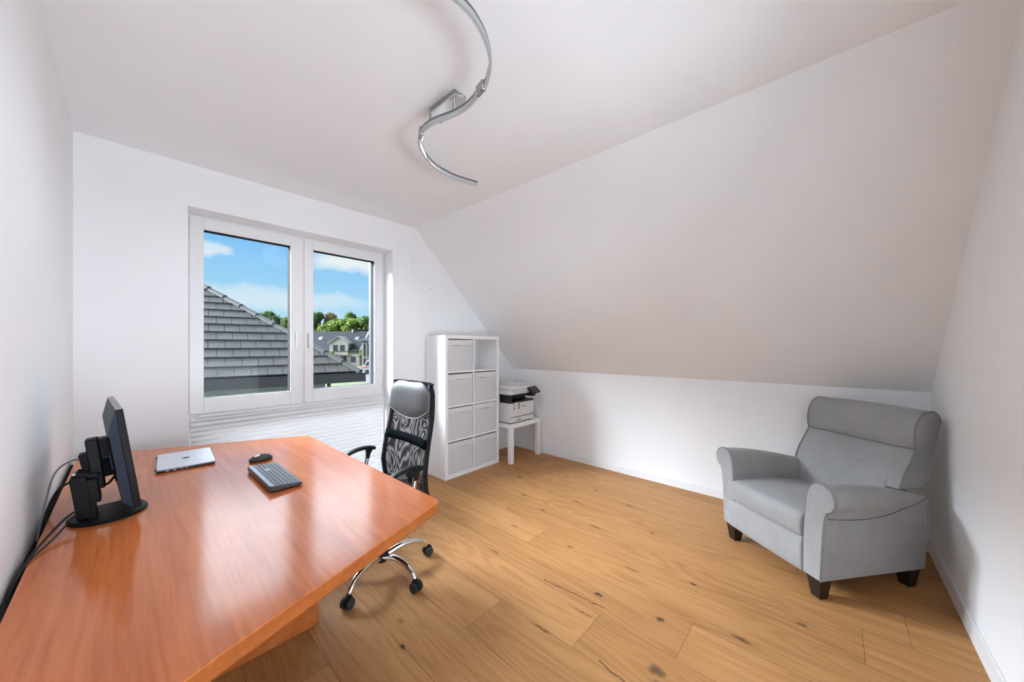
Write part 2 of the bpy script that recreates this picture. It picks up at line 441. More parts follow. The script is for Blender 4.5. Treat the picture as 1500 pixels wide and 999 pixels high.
# floor: real boards along the room, one mesh
def build_floor():
    bm = B(); uvl = bm.loops.layers.uv.new('grain'); tl = bm.loops.layers.float_color.new('tint')
    W = 0.255; g = 0.0008
    x = 1.083 - 6 * W; r = random.Random(5)
    k = 0
    while x < XK + 0.05:
        y = YN - 0.1 - r.uniform(0, 1.9)
        forced = {6: 1.29, 7: 0.855}.get(k)
        if forced is not None: y = forced - 2.1
        while y < YW + 0.3:
            L = 2.1 if forced is not None else r.choice((1.5, 1.9, 2.1, 2.1))
            y0, y1 = max(y, YN - 0.05), min(y + L, YW + 0.25)
            x0, x1 = max(x, XL - 0.05), min(x + W, XK + 0.05)
            if y1 - y0 > 0.02 and x1 - x0 > 0.005:
                vs = [bm.verts.new(c) for c in ((x0 + g, y0 + g, 0), (x1 - g, y0 + g, 0), (x1 - g, y1 - g, 0), (x0 + g, y1 - g, 0))]
                f = bm.faces.new(vs); off = (r.uniform(0, 50), r.uniform(0, 50)); t = r.random()
                for lp in f.loops:
                    lp[uvl].uv = (lp.vert.co.y + off[0], lp.vert.co.x + off[1]); lp[tl] = (t, t, t, 1)
            y += L
        x += W; k += 1
    n = len(bm.faces)
    vs = box(bm, XL - 0.1, XK + 0.1, YN - 0.1, YW + 0.25, -0.12, -0.0012)
    for f in list(bm.faces)[n:]: f.material_index = 1
    me_o = structure('floor', bm, [M_oak, M_seam], smooth=0)
build_floor()

bm = B(); box(bm, XL - 0.12, XL, YN - 0.12, YW + 0.25, -0.02, ZC + 0.1); structure('wall_left', bm, M_wall, smooth=0)
bm = B(); box(bm, XL, XC + 0.01, YN - 0.1, YW + 0.03, ZC, ZC + 0.12); structure('ceiling', bm, M_wall, smooth=0)
bm = B(); prism(bm, [(XC, ZC), (XK + 0.02, ZK - 0.02), (XK + 0.12, ZK + 0.05), (XC + 0.02, ZC + 0.15)], 'y', YN - 0.1, YW + 0.03)
structure('ceiling_slope', bm, M_wall, smooth=0)
bm = B(); box(bm, XK, XK + 0.12, YN - 0.1, YW + 0.1, -0.02, ZK + 0.02); structure('wall_right', bm, M_wall, smooth=0)
DX0, DX1, DH = 0.00, 1.62, 1.98     # opening added behind the camera to let the fill light in
bm = B()
prism(bm, [(XL, -0.02), (DX0, -0.02), (DX0, ZC), (XL, ZC)], 'y', YN - 0.1, YN)
prism(bm, [(DX0, DH), (DX1, DH), (DX1, ZC), (DX0, ZC)], 'y', YN - 0.1, YN)
prism(bm, [(DX1, -0.02), (XK, -0.02), (XK, ZK), (XC, ZC), (DX1, ZC)], 'y', YN - 0.1, YN)
structure('wall_front', bm, M_wall, smooth=0)
bm = B(); y0, y1 = -3.1, YN - 0.1
box(bm, XL - 0.12, 2.9, y0, y1, -0.12, 0.0); box(bm, XL - 0.12, 2.9, y0, y1, ZC, ZC + 0.1)
box(bm, XL - 0.12, XL, y0, y1, 0, ZC); box(bm, 2.8, 2.9, y0, y1, 0, ZC); box(bm, XL - 0.12, 2.9, y0 - 0.1, y0, -0.12, ZC + 0.1)
structure('fill_enclosure', bm, M_wall, smooth=0)  # unseen box added to enclose the fill light
bm = B(); box(bm, DX0 - 0.06, DX0 + 0.015, YN - 0.11, YN + 0.012, 0, DH + 0.06); box(bm, DX1 - 0.015, DX1 + 0.06, YN - 0.11, YN + 0.012, 0, DH + 0.06); box(bm, DX0 + 0.015, DX1 - 0.015, YN - 0.11, YN + 0.012, DH - 0.015, DH + 0.06)
structure('fill_opening_frame', bm, M_trim, bevel=0.003)  # frame of the added opening
bm = B()
yb = 3.46
prism(bm, [(XL, -0.02), (WX0, -0.02), (WX0, ZC), (XL, ZC)], 'y', YW, yb)
prism(bm, [(WX0, WZ), (WX1, WZ), (WX1, ZC), (WX0, ZC)], 'y', YW, yb)
prism(bm, [(WX1, -0.02), (XK, -0.02), (XK, ZK), (XC, ZC), (WX1, ZC)], 'y', YW, yb)
box(bm, WX0, WX1, YW, yb, -0.02, 0.03)
structure('wall_back', bm, M_wall, smooth=0)
# outer brick leaf of the house with its own window opening
bm = B()
box(bm, -1.2, 0.30, yb + 0.005, 3.62, -3, 2.9); box(bm, 1.72, 3.9, yb + 0.005, 3.62, -3, 2.9); box(bm, 0.30, 1.72, yb + 0.005, 3.62, 2.36, 2.9); box(bm, 0.30, 1.72, yb + 0.005, 3.62, -3, -0.05)
structure('wall_outside', bm, M_brick, smooth=0)
# dark roller-shutter guide at the right edge of the opening
bm = B(); box(bm, 1.690, 1.725, 3.475, 3.56, 0.0, 2.36); structure('trim_1', bm, M_gutter, smooth=0)
# baseboards
bh, bt = 0.072, 0.015
def skirt(name, poly_axis, a, b, prof):
    bm = B(); prism(bm, prof, poly_axis, a, b); structure(name, bm, M_trim, bevel=0.003)
skirt('baseboard_right', 'y', YN, YW, [(XK - bt, 0), (XK, 0), (XK, bh), (XK - bt * 0.7, bh)])
skirt('baseboard_front', 'x', DX1 + 0.06, XK - bt, [(YN, 0), (YN + bt, 0), (YN + bt * 0.7, 0.086), (YN, 0.086)])
skirt('baseboard_back', 'x', WX1 + 0.02, XK - bt, [(YW - bt, 0), (YW, 0), (YW, bh), (YW - bt * 0.7, bh)])

# ------------------------------------------------------------------ window
win = thing('window_1', ((WX0 + WX1) / 2, YF, 0), kind='structure')
def ring(bm, x0, x1, z0, z1, wl, wr, wb, wt, y0, y1):
    box(bm, x0, x0 + wl, y0, y1, z0, z1); box(bm, x1 - wr, x1, y0, y1, z0, z1)
    box(bm, x0 + wl, x1 - wr, y0, y1, z1 - wt, z1); box(bm, x0 + wl, x1 - wr, y0, y1, z0, z0 + wb)
bm = B(); ring(bm, WX0 - 0.02, WX1 + 0.02, 0.03, WZ + 0.02, 0.065, 0.065, 0.07, 0.06, YF + 0.012, YF + 0.085)
box(bm, WX0 + 0.04, WX1 - 0.04, YF + 0.012, YF + 0.085, 0.79, 0.90)
box(bm, 1.007, 1.027, YF + 0.003, YF + 0.085, 0.88, 2.287)
obj('window_frame', bm, M_pvc, win, bevel=0.002)
for x0, x1, gx0, gx1, hx in ((0.292, 1.006, 0.370, 0.925, 0.968), (1.028, 1.748, 1.102, 1.662, 1.062)):
    bm = B(); z0, z1, gz0, gz1 = 0.862, 2.288, 0.972, 2.205
    ring(bm, x0, x1, z0, z1, gx0 - x0, x1 - gx1, gz0 - z0, z1 - gz1, YF - 0.004, YF + 0.07)
    sash = obj('sash', bm, M_pvc, win, bevel=0.003)
    bm = B(); e = 0.012; ring(bm, gx0 - e, gx1 + e, gz0 - e, gz1 + e, 0.013, 0.013, 0.013, 0.013, YF + 0.008, YF + 0.075); obj('gasket', bm, M_gasket, sash, smooth=0)
    bm = B(); box(bm, gx0 - 0.004, gx1 + 0.004, YF + 0.020, YF + 0.026, gz0 - 0.004, gz1 + 0.004); obj('pane', bm, M_glass, sash, smooth=0)
    bm = B()
    box(bm, hx - 0.013, hx + 0.013, YF - 0.012, YF - 0.004, 1.40, 1.475)
    cyl(bm, (hx, YF - 0.012, 1.458), (hx, YF - 0.040, 1.458), 0.009, 12)
    box(bm, hx - 0.010, hx + 0.010, YF - 0.052, YF - 0.036, 1.335, 1.468)
    obj('handle', bm, M_pvc, sash, bevel=0.004)
for hx, s in ((0.283, 1), (1.755, -1)):
    for hz in (0.96, 2.20):
        bm = B(); cyl(bm, (hx, YF - 0.004, hz - 0.05), (hx, YF - 0.004, hz + 0.05), 0.006, 10); obj('hinge', bm, M_pvc, win)
bm = B(); box(bm, WX0 + 0.045, WX1 - 0.045, YF + 0.045, YF + 0.051, 0.09, 0.80); obj('lower_pane', bm, M_glass, win, smooth=0)

# pleated blind over the lower fixed light
bl = thing('pleated_blind', ((WX0 + WX1) / 2, YF, 0.03), label='white pleated blind below the window sashes, covering the lower pane', cat='blind')
bm = B(); n = 22; z0, z1 = 0.055, 0.832; L = []
for k in range(2 * n + 1):
    z = z1 + (z0 - z1) * k / (2 * n); y = YF - 0.008 - (0.017 if k % 2 else 0.0)
    L.append([(WX0 + 0.028, y, z), (WX1 - 0.028, y, z)])
loft(bm, L, cap=False, closed=False); obj('pleated_cloth', bm, M_blind, bl, smooth=0)
bm = B(); box(bm, WX0 + 0.065, WX1 - 0.065, YF - 0.026, YF - 0.004, 0.832, 0.852); obj('top_rail', bm, M_trim, bl, bevel=0.004)
bm = B(); box(bm, WX0 + 0.028, WX1 - 0.028, YF - 0.024, YF - 0.004, 0.035, 0.055); obj('bottom_rail', bm, M_trim, bl, bevel=0.004)
for x in (WX0 + 0.012, WX1 - 0.012):
    bm = B(); box(bm, x - 0.010, x + 0.010, YF - 0.012, YF + 0.01, 0.031, 0.85); obj('side_rail', bm, M_pvc, bl, bevel=0.003)

# cover plate high on the window wall
cp = thing('cover_plate', (2.097, YW, 1.945), label='flat white square cover plate with rounded corners, high on the wall right of the window', cat='wall panel')
bm = B(); pl = []
for cx, cz, a0 in ((2.19, 2.265, 0), (2.005, 2.265, 90), (2.005, 1.965, 180), (2.19, 1.965, 270)):
    for k in range(5): a = R(a0 + 22.5 * k); pl.append((cx + 0.02 * math.cos(a), cz + 0.02 * math.sin(a)))
prism(bm, pl, 'y', YW - 0.013, YW + 0.001); obj('cover', bm, M_wall, cp, bevel=0.004)
for x in (1.997, 2.198):
    bm = B(); cyl(bm, (x, YW - 0.016, 1.973), (x, YW - 0.012, 1.973), 0.005, 10); obj('screw', bm, M_dark_metal if x > 2.1 else M_trim, cp)

# ------------------------------------------------------------------ desk
DZ = 0.74; DT = 0.040
desk = thing('desk', (0.3, 1.9, 0), label='large reddish cherry wood desk with angled ends along the left wall', cat='desk')
XD = -0.190
top = [(XD, 0.745), (0.066, 0.869)] + [(0.129, 0.895), (0.228, 0.929), (0.324, 0.962), (0.43, 0.998)] + [(0.818, 1.135), (0.828, 1.150), (0.828, 1.165),
       (0.828, 2.625), (0.828, 2.64), (0.816, 2.652), (0.43, 2.825), (0.03, 3.003), (XD, 3.105)]
def inset(poly, d):
    out = []; n = len(poly)
    for i in range(n):
        a, b, c = Vector(poly[i - 1]), Vector(poly[i]), Vector(poly[(i + 1) % n])
        e1 = (b - a).normalized(); e2 = (c - b).normalized()
        n1 = Vector((-e1.y, e1.x)); n2 = Vector((-e2.y, e2.x)); m = (n1 + n2).normalized()
        out.append(tuple(b + m * (d / max(0.5, m.dot(n1)))))
    return out
bm = B()
prism(bm, top, 'z', DZ - 0.004, DZ)
obj('tabletop', bm, M_cherry, desk, smooth=0)
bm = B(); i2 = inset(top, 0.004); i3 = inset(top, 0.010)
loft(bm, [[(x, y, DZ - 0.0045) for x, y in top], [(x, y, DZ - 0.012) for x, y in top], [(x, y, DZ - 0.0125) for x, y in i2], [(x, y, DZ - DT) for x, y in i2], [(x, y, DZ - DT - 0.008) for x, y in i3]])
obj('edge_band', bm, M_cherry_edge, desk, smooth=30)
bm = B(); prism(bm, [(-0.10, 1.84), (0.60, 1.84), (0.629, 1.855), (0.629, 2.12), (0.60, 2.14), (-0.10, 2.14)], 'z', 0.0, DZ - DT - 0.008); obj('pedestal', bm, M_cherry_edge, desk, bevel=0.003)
bm = B(); box(bm, XL + 0.002, XD + 0.03, 0.76, 3.09, 0.62, 0.698); obj('gap_shade_strip', bm, mat('dark_gap_shade', (0.012, 0.008, 0.006), 0.7, spec=0.1), desk, smooth=0)  # dark strip put in for the shade between desk and wall
for y0 in (1.10, 2.86):
    bm = B(); box(bm, -0.16, 0.02, y0, y0 + 0.03, 0, DZ - DT - 0.008); obj('leg_panel', bm, M_cherry_edge, desk, bevel=0.002)

# ------------------------------------------------------------------ monitor
mon = thing('monitor', (-0.05, 1.94, DZ), label='black flat computer monitor seen from behind on a hinged arm stand at the left wall', cat='monitor')
bm = B(); pr = [(1.0, 0.0), (1.0, 0.008), (0.96, 0.013), (0.5, 0.014), (0.0, 0.014)]
lp = []
for s, z in pr: lp.append([(-0.048 + 0.098 * s * math.cos(2 * math.pi * k / 40), 1.94 + 0.098 * s * math.sin(2 * math.pi * k / 40), DZ + z) for k in range(40)])
loft(bm, lp); obj('base', bm, M_black, mon)
def tiltbox(c, dims, tilt=0.0, yaw=0.0):
    bm = B(); M = Matrix.Translation(c) @ Matrix.Rotation(yaw, 4, 'Z') @ Matrix.Rotation(tilt, 4, 'Y')
    a, b, d = (q / 2 for q in dims); box(bm, -a, a, -b, b, -d, d, M); return bm
st = obj('lower_column', tiltbox((-0.109, 1.930, 0.828), (0.038, 0.070, 0.146), R(-7)), M_black, mon, bevel=0.004)
obj('column_block', tiltbox((-0.087, 1.925, 0.845), (0.036, 0.058, 0.086), R(-7)), M_black, mon, bevel=0.004)
obj('column_foot', tiltbox((-0.088, 1.918, 0.782), (0.026, 0.044, 0.062), R(-7)), M_black, mon, bevel=0.003)
bm = B(); cyl(bm, (-0.124, 1.930, 0.905), (-0.070, 1.930, 0.890), 0.020, 20); hg = obj('hinge', bm, M_black, mon, bevel=0.003)
bm = B(); cyl(bm, (-0.131, 1.930, 0.907), (-0.122, 1.930, 0.905), 0.012, 16); obj('hinge_cap', bm, M_steel, hg)
obj('upper_arm', tiltbox((-0.100, 1.950, 0.928), (0.022, 0.050, 0.090), R(-10)), M_black_matt, mon, bevel=0.003)
obj('upper_column', tiltbox((-0.080, 1.945, 0.933), (0.030, 0.055, 0.180), R(-6)), M_black, mon, bevel=0.004)
obj('tilt_head', tiltbox((-0.058, 1.965, 0.986), (0.028, 0.060, 0.064), R(-7)), M_black, mon, bevel=0.003)
obj('head_link', tiltbox((-0.040, 2.000, 0.922), (0.060, 0.050, 0.028), R(0)), M_black_matt, mon, bevel=0.003)
# panel: near edge at y=1.815, far edge at y=2.275, leaning towards the wall
c0 = Vector((0.020, 1.815, 0.778)); e_u = Vector((-0.030, 0.46, 0)).normalized(); e_v = Vector((-0.045, 0.0, 0.354)).normalized(); e_n = e_u.cross(e_v).normalized()
MW, MH = 0.462, 0.357
def mp(u, v, n): return tuple(c0 + e_u * u + e_v * v + e_n * n)
if e_n.x < 0: raise RuntimeError
bm = B()   # outer bezel and rim
def slab(bm, u0, u1, v0, v1, n0, n1):
    vs = [bm.verts.new(mp(u, v, n)) for n in (n0, n1) for v in (v0, v1) for u in (u0, u1)]
    for f in ((0, 2, 3, 1), (4, 5, 7, 6), (0, 1, 5, 4), (2, 6, 7, 3), (0, 4, 6, 2), (1, 3, 7, 5)): bm.faces.new([vs[i] for i in f])
slab(bm, 0, MW, 0, MH, -0.007, 0.012)
obj('bezel', bm, M_black, mon, bevel=0.002)
bm = B(); slab(bm, 0.014, MW - 0.014, 0.018, MH - 0.014, 0.012, 0.0126); obj('screen', bm, M_screen, mon, smooth=0)
bm = B()
loft(bm, [[mp(u, v, -0.007) for u, v in ((0.003, 0.003), (MW - 0.003, 0.003), (MW - 0.003, MH - 0.003), (0.003, MH - 0.003))],
          [mp(u, v, -0.030) for u, v in ((0.012, 0.03), (MW - 0.012, 0.03), (MW - 0.012, MH - 0.07), (0.012, MH - 0.07))]])
obj('back_shell', bm, M_monback, mon, smooth=0)
bm = B(); slab(bm, 0.001, MW - 0.001, MH, MH + 0.003, -0.006, 0.011); obj('top_strip', bm, M_montop, mon, smooth=0)
bm = B(); slab(bm, 0.15, 0.31, 0.075, 0.205, -0.034, -0.029); ve = obj('mount_plate', bm, M_black_matt, mon, bevel=0.002)
bm = B(); slab(bm, 0.145, 0.16, 0.12, 0.20, -0.037, -0.033); obj('port_strip', bm, mat('blue_port', (0.02, 0.10, 0.25), 0.5), ve, smooth=0)
bm = B(); slab(bm, 0.16, 0.26, 0.10, 0.16, -0.075, -0.033); obj('connector_block', bm, M_black_matt, mon, bevel=0.003)

def cable(name, pts, r, m, label):
    bm = B(); tube(bm, spline(pts, 8), r, 8); o = obj(name, bm, m); tag(o, label, 'cable'); return o
cable('power_cable', [(-0.115, 1.90, 0.790), (-0.135, 1.875, 0.785), (-0.165, 1.80, 0.765), (-0.192, 1.68, 0.744), (-0.203, 1.55, 0.715), (-0.203, 1.40, 0.703)], 0.0035, M_rubber,
      'thicker black cable from the monitor stand over the wall edge of the desk')
cable('signal_cable', [(-0.112, 1.90, 0.780), (-0.130, 1.865, 0.772), (-0.158, 1.78, 0.752), (-0.194, 1.64, 0.743), (-0.206, 1.50, 0.712), (-0.207, 1.36, 0.702)], 0.0025, M_rubber,
      'thinner black cable lying beside the thick one at the monitor foot')
cable('display_cable', [(-0.03, 2.05, 0.86), (-0.055, 2.0, 0.835), (-0.09, 2.01, 0.845), (-0.13, 2.05, 0.855), (-0.17, 2.08, 0.83), (-0.197, 2.09, 0.76), (-0.204, 2.0, 0.703)], 0.004, M_rubber,
      'black cable looping behind the monitor arm down to the wall')
cable('grey_cable', [(-0.10, 2.02, 0.93), (-0.14, 2.06, 0.93), (-0.18, 2.08, 0.89), (-0.198, 2.05, 0.80), (-0.206, 1.95, 0.702)], 0.003, M_cable_g,
      'thin grey cable arching from the monitor hinge to the wall')

# ------------------------------------------------------------------ laptop
lap = thing('laptop', (0.205, 2.535, DZ), R(-3.0), label='closed silver laptop lying on the desk', cat='laptop')
def rrect(x0, x1, y0, y1, r, n=4):
    out = []
    for cx, cy, a0 in ((x1 - r, y1 - r, 0), (x0 + r, y1 - r, 90), (x0 + r, y0 + r, 180), (x1 - r, y0 + r, 270)):
        for k in range(n + 1): a = R(a0 + 90 * k / n); out.append((cx + r * math.cos(a), cy + r * math.sin(a)))
    return out
lw, ll = 0.108, 0.168
bm = B(); prism(bm, rrect(-lw, lw, -ll, ll, 0.012), 'z', 0.003, 0.011); obj('base', bm, M_dark_metal, lap, bevel=0.0015, local=True)
bm = B(); prism(bm, rrect(-lw, lw, -ll, ll, 0.012), 'z', 0.0118, 0.018); lid = obj('lid', bm, M_silver, lap, bevel=0.0012, local=True)
bm = B()   # round maker's badge with slanted strokes
lathe(bm, [(0.0165, 0.0180), (0.0165, 0.0184), (0.0135, 0.0184), (0.0135, 0.0180)], (0.0, 0.0, 0), 28)
for a, b in ((-0.005, 0.011), (0.004, 0.011)): box(bm, -b, b, a - 0.0015, a + 0.0015, 0.0180, 0.0185, Matrix.Rotation(R(12), 4, 'Z'))
obj('badge', bm, M_logo, lid, local=True)
for y in (-0.13, 0.13):
    bm = B(); cyl(bm, (-lw - 0.001, y - 0.012, 0.012), (-lw - 0.001, y + 0.012, 0.012), 0.0045, 12); obj('hinge', bm, M_dark_metal, lap, local=True)
for x, w in ((-0.07, 0.012), (-0.045, 0.010), (-0.02, 0.007), (0.0, 0.006)):
    bm = B(); box(bm, x - w / 2, x + w / 2, -ll - 0.0006, -ll + 0.004, 0.005, 0.0095); obj('port', bm, M_silver, lap, local=True)
for sx in (-0.09, 0.09):
    bm = B(); box(bm, sx - 0.008, sx + 0.008, -0.14, 0.14, 0, 0.0035); obj('foot', bm, M_rubber, lap, local=True)

# ------------------------------------------------------------------ keyboard, mouse
kb = thing('keyboard', (0.452, 1.902, DZ), R(0.6), label='dark graphite keyboard lying on the desk beside the mouse', cat='keyboard')
# local x: from the far (tall) long edge to the typing edge, local y: length
kw, kl = 0.062, 0.192
bm = B(); loft(bm, [[(x, y, 0.006 if x > 0 else 0.0075) for x, y in rrect(-kw, kw, -kl, kl, 0.008)], [(x, y, 0.0145 + (kw - x) * 0.115) for x, y in rrect(-kw, kw, -kl, kl, 0.008)]])
obj('body', bm, M_keybody, kb, bevel=0.0015, local=True)
bm = B(); vs = box(bm, -kw + 0.002, -kw + 0.019, -kl + 0.006, kl - 0.006, 0.0, 0.0012)
for v in vs: v.co.z += 0.0146 + (kw - v.co.x) * 0.115
obj('hinge_bar', bm, M_keybar, kb, local=True)
bm = B(); rows = 6; pitch_x = 0.0165
for i in range(rows):
    x = -kw + 0.0225 + i * pitch_x; w = 0.0135 if i else 0.0105
    y = -kl + 0.006; cols = 18; py = (2 * kl - 0.012) / cols
    k = 0
    while k < cols:
        span = 1
        if i == 5 and 6 <= k <= 6: span = 6
        if k in (4,) and i < 5: pass
        bx = box(bm, x, x + w, y + 0.0012, y + py * span - 0.0012, 0.0, 0.0022)
        for v in bx: v.co.z += 0.0146 + (kw - v.co.x) * 0.115
        y += py * span; k += span
obj('keys', bm, M_key, kb, local=True, smooth=0)
bm = B(); bx = box(bm, -0.018, 0.004, 0.055, 0.092, 0.0, 0.0024)
for v in bx: v.co.z += 0.0146 + (kw - v.co.x) * 0.115
obj('pale_key_block', bm, M_keybar, kb, local=True)
for y in (-0.15, 0.15):
    for x, h in ((-0.05, 0.008), (0.05, 0.0065)):
        bm = B(); box(bm, x - 0.008, x + 0.008, y - 0.018, y + 0.018, 0, h); obj('foot', bm, M_rubber, kb, local=True)

ms = thing('mouse', (0.478, 2.245, DZ), R(8), label='small dark computer mouse beside the keyboard', cat='mouse')
bm = B(); lp = []
for z, s in ((0.0, 0.90), (0.004, 1.0), (0.012, 1.0), (0.022, 0.9), (0.030, 0.66), (0.034, 0.34), (0.0352, 0.05)):
    lp.append([((0.055 * s) * math.cos(a) - (0.010 * z / 0.035), 0.031 * s * math.sin(a) * (1 + 0.08 * math.cos(a)), z * (1 + 0.10 * math.cos(a) * (z > 0))) for a in [2 * math.pi * k / 32 for k in range(32)]])
loft(bm, lp); obj('shell', bm, M_mouse, ms, local=True, sub=1, smooth=180)
bm = B(); M = Matrix.Translation((-0.040, 0, 0.0225)); cyl(bm, (-0.036, -0.004, 0.0235), (-0.036, 0.004, 0.0235), 0.0075, 16); obj('scroll_wheel', bm, M_rubber, ms, local=True)

# ------------------------------------------------------------------ office chair (faces the desk, -X)
CX, CY = 1.018, 1.972
ch = thing('office_chair', (CX, CY, 0), label='black high-backed mesh swivel chair with chrome star base at the desk', cat='chair')
def dup(o, parent, rz):
    c = o.copy(); COL.objects.link(c); c.parent = parent; c.rotation_euler = (0, 0, rz); return c
# star base: one leg and one caster, then copied round
bm = B(); pp = spline([(0.03, 0, 0.105), (0.11, 0, 0.125), (0.19, 0, 0.122), (0.245, 0, 0.104), (0.273, 0, 0.078), (0.281, 0, 0.060)], 6)
rr = [0.019 - 0.006 * i / (len(pp) - 1) for i in range(len(pp))]
tube(bm, pp, rr, 14); leg0 = obj('leg', bm, M_chrome, ch, local=True, smooth=60)
cast0 = thing('caster', (0, 0, 0)); cast0.parent = ch
bm = B(); lathe(bm, [(0.013, 0.055), (0.014, 0.068), (0.010, 0.072), (0.005, 0.072)], (0.281, 0, 0), 16); obj('socket', bm, M_black, cast0, local=True)
bm = B(); lathe(bm, [(0.002, -0.009), (0.029, -0.009), (0.031, -0.006), (0.031, 0.006), (0.029, 0.009), (0.002, 0.009)], (0, 0, 0), 24, Matrix.Translation((0.290, 0, 0.034)) @ Matrix.Rotation(R(90), 4, 'X'))
obj('hood', bm, M_black, cast0, local=True)
for s in (-1, 1):
    bm = B(); lathe(bm, [(0.004, -0.010), (0.022, -0.010), (0.0275, -0.006), (0.0275, 0.006), (0.022, 0.010), (0.004, 0.010)], (0, 0, 0), 24, Matrix.Translation((0.292, s * 0.019, 0.0275)) @ Matrix.Rotation(R(90), 4, 'X'))
    obj('wheel', bm, M_rubber, cast0, local=True)
A0 = R(-8.5)
leg0.rotation_euler = (0, 0, A0); cast0.rotation_euler = (0, 0, A0)
for k in range(1, 5):
    dup(leg0, ch, A0 + k * R(72))
    c = dup(cast0, ch, A0 + k * R(72))
    for q in cast0.children:
        d = q.copy(); COL.objects.link(d); d.parent = c
bm = B(); lathe(bm, [(0.001, 0.075), (0.034, 0.078), (0.036, 0.135), (0.028, 0.150), (0.001, 0.150)], (CX, CY, 0), 24); obj('hub', bm, M_black, ch)
bm = B(); lathe(bm, [(0.001, 0.145), (0.026, 0.145), (0.026, 0.27), (0.014, 0.272), (0.014, 0.405), (0.001, 0.405)], (CX, CY, 0), 20); obj('gas_lift', bm, M_black, ch)
bm = B(); box(bm, CX - 0.10, CX + 0.12, CY - 0.08, CY + 0.08, 0.395, 0.425); obj('tilt_mechanism', bm, M_black, ch, bevel=0.008)
bm = B()
lps = []
for z, s in ((0.42, 0.93), (0.435, 1.0), (0.47, 1.0), (0.488, 0.95), (0.492, 0.80)): lps.append([(CX - 0.03 + x * s, CY + y * s, z) for x, y in rrect(-0.215, 0.20, -0.235, 0.235, 0.06, 5)])
loft(bm, lps); obj('seat', bm, M_black_matt, ch, smooth=60)
ROW = [(0.44, 1.168, 0.243), (0.52, 1.146, 0.245), (0.60, 1.137, 0.250), (0.70, 1.150, 0.247), (0.78, 1.166, 0.242), (0.86, 1.184, 0.238), (0.92, 1.194, 0.237), (1.00, 1.200, 0.235), (1.06, 1.204, 0.229), (1.10, 1.206, 0.215), (1.125, 1.207, 0.185)]
def row(z):
    for (a, b) in zip(ROW, ROW[1:]):
        if a[0] <= z <= b[0]:
            t = (z - a[0]) / (b[0] - a[0]); return (a[1] + (b[1] - a[1]) * t, a[2] + (b[2] - a[2]) * t)
    return ROW[-1][1:] if z > 1 else ROW[0][1:]
def bx_(z, t, off=0.0):     # point on the back: t in -1..1 across
    x, hw = row(z); return (x + 0.035 * (1 - t * t) * 0.8 + off, CY + hw * t, z)
def sheet(z0, z1, t0, t1, off, nz=20, nt=12):
    bm = B(); L = []
    for i in range(nz + 1):
        z = z0 + (z1 - z0) * i / nz
        L.append([bx_(z, t0 + (t1 - t0) * k / nt, off) for k in range(nt + 1)])
    loft(bm, L, cap=False, closed=False); return bm
obj('back_mesh', sheet(0.45, 1.0, -0.95, 0.95, 0.0), M_mesh, ch, smooth=180)
# frame: flat black tape all round
path = []
for z in [0.44 + 0.02 * k for k in range(33)]: path.append((z, -1))
path += [(1.108, -1), (1.122, -0.96), (1.130, -0.8), (1.132, 0), (1.130, 0.8), (1.122, 0.96), (1.108, 1)]
for z in [1.08 - 0.02 * k for k in range(33)]: path.append((z, 1))
bm = B(); lp = []
for i, (z, t) in enumerate(path):
    x, hw = row(min(z, 1.125)); y = CY + (hw if abs(t) == 1 else 0.215 * t) * (1 if abs(t) < 1 else t)
    if abs(t) < 1: y = CY + 0.225 * t
    P = Vector((x + 0.012, y, z))
    a = path[max(i - 1, 0)]; b = path[min(i + 1, len(path) - 1)]
    # inward direction in the y/z plane
    if abs(t) == 1: inn = Vector((0, -t, 0))
    elif abs(t) < 0.9: inn = Vector((0, 0, -1))
    else: inn = Vector((0, -math.copysign(0.7, t), -0.7))
    lp.append([P + Vector((-0.012, 0, 0)), P + Vector((0.016, 0, 0)), P + Vector((0.013, 0, 0)) + inn * 0.018, P + Vector((-0.010, 0, 0)) + inn * 0.018])
loft(bm, lp); obj('back_frame', bm, M_black, ch, smooth=60)
bm = B(); L = []
for z in (0.748, 0.802): L.append([bx_(z, -0.96 + 1.92 * k / 12, -0.006) for k in range(13)])
loft(bm, L, cap=False, closed=False); o = obj('lumbar_band', bm, mat('dark_teal_band', (0.003, 0.006, 0.008), 0.9, spec=0.02), ch)
o.modifiers.new('thick', 'SOLIDIFY').thickness = 0.004
bm = B(); L = []
for z in (0.45, 0.50): L.append([bx_(z, -0.95 + 1.9 * k / 12, -0.004) for k in range(13)])
loft(bm, L, cap=False, closed=False); o = obj('lower_band', bm, M_black_matt, ch); o.modifiers.new('thick', 'SOLIDIFY').thickness = 0.006
# headrest pad: bowed lower edge
bm = B(); NT_, NZ_ = 16, 10; Lf = []; Lb = []
for k in range(NT_ + 1):
    t = -1 + 2 * k / NT_; colf = []; colb = []
    zt = 1.128 - 0.062 * max(0, abs(t) - 0.5) ** 2 / 0.25; zb = 0.898 + 0.062 * t * t
    for i in range(NZ_ + 1):
        s = i / NZ_; z = zb + (zt - zb) * s; x, hw = row(min(z, 1.06))
        bul = (1 - abs(2 * s - 1) ** 3.2) * (1 - abs(t) ** 6) * 0.028
        xb = bx_(min(z, 1.12), t)[0]
        y = CY + 0.222 * t
        colf.append((x - 0.012 - bul + 0.018 * (1 - t * t), y, z)); colb.append((x + 0.012 + 0.018 * (1 - t * t), y, z))
    Lf.append(colf + colb[::-1])
loft(bm, Lf); obj('headrest', bm, M_leather, ch, smooth=50)
hp = [(row(0.93)[0] - 0.018 + 0.018 * (1 - t * t), CY + 0.222 * t, 0.898 + 0.062 * t * t) for t in [-1 + k / 8 for k in range(17)]]
bm = B(); tube(bm, hp, 0.004, 8); obj('headrest_piping', bm, mat('pale_grey_piping', (0.22, 0.22, 0.22), 0.4), ch)
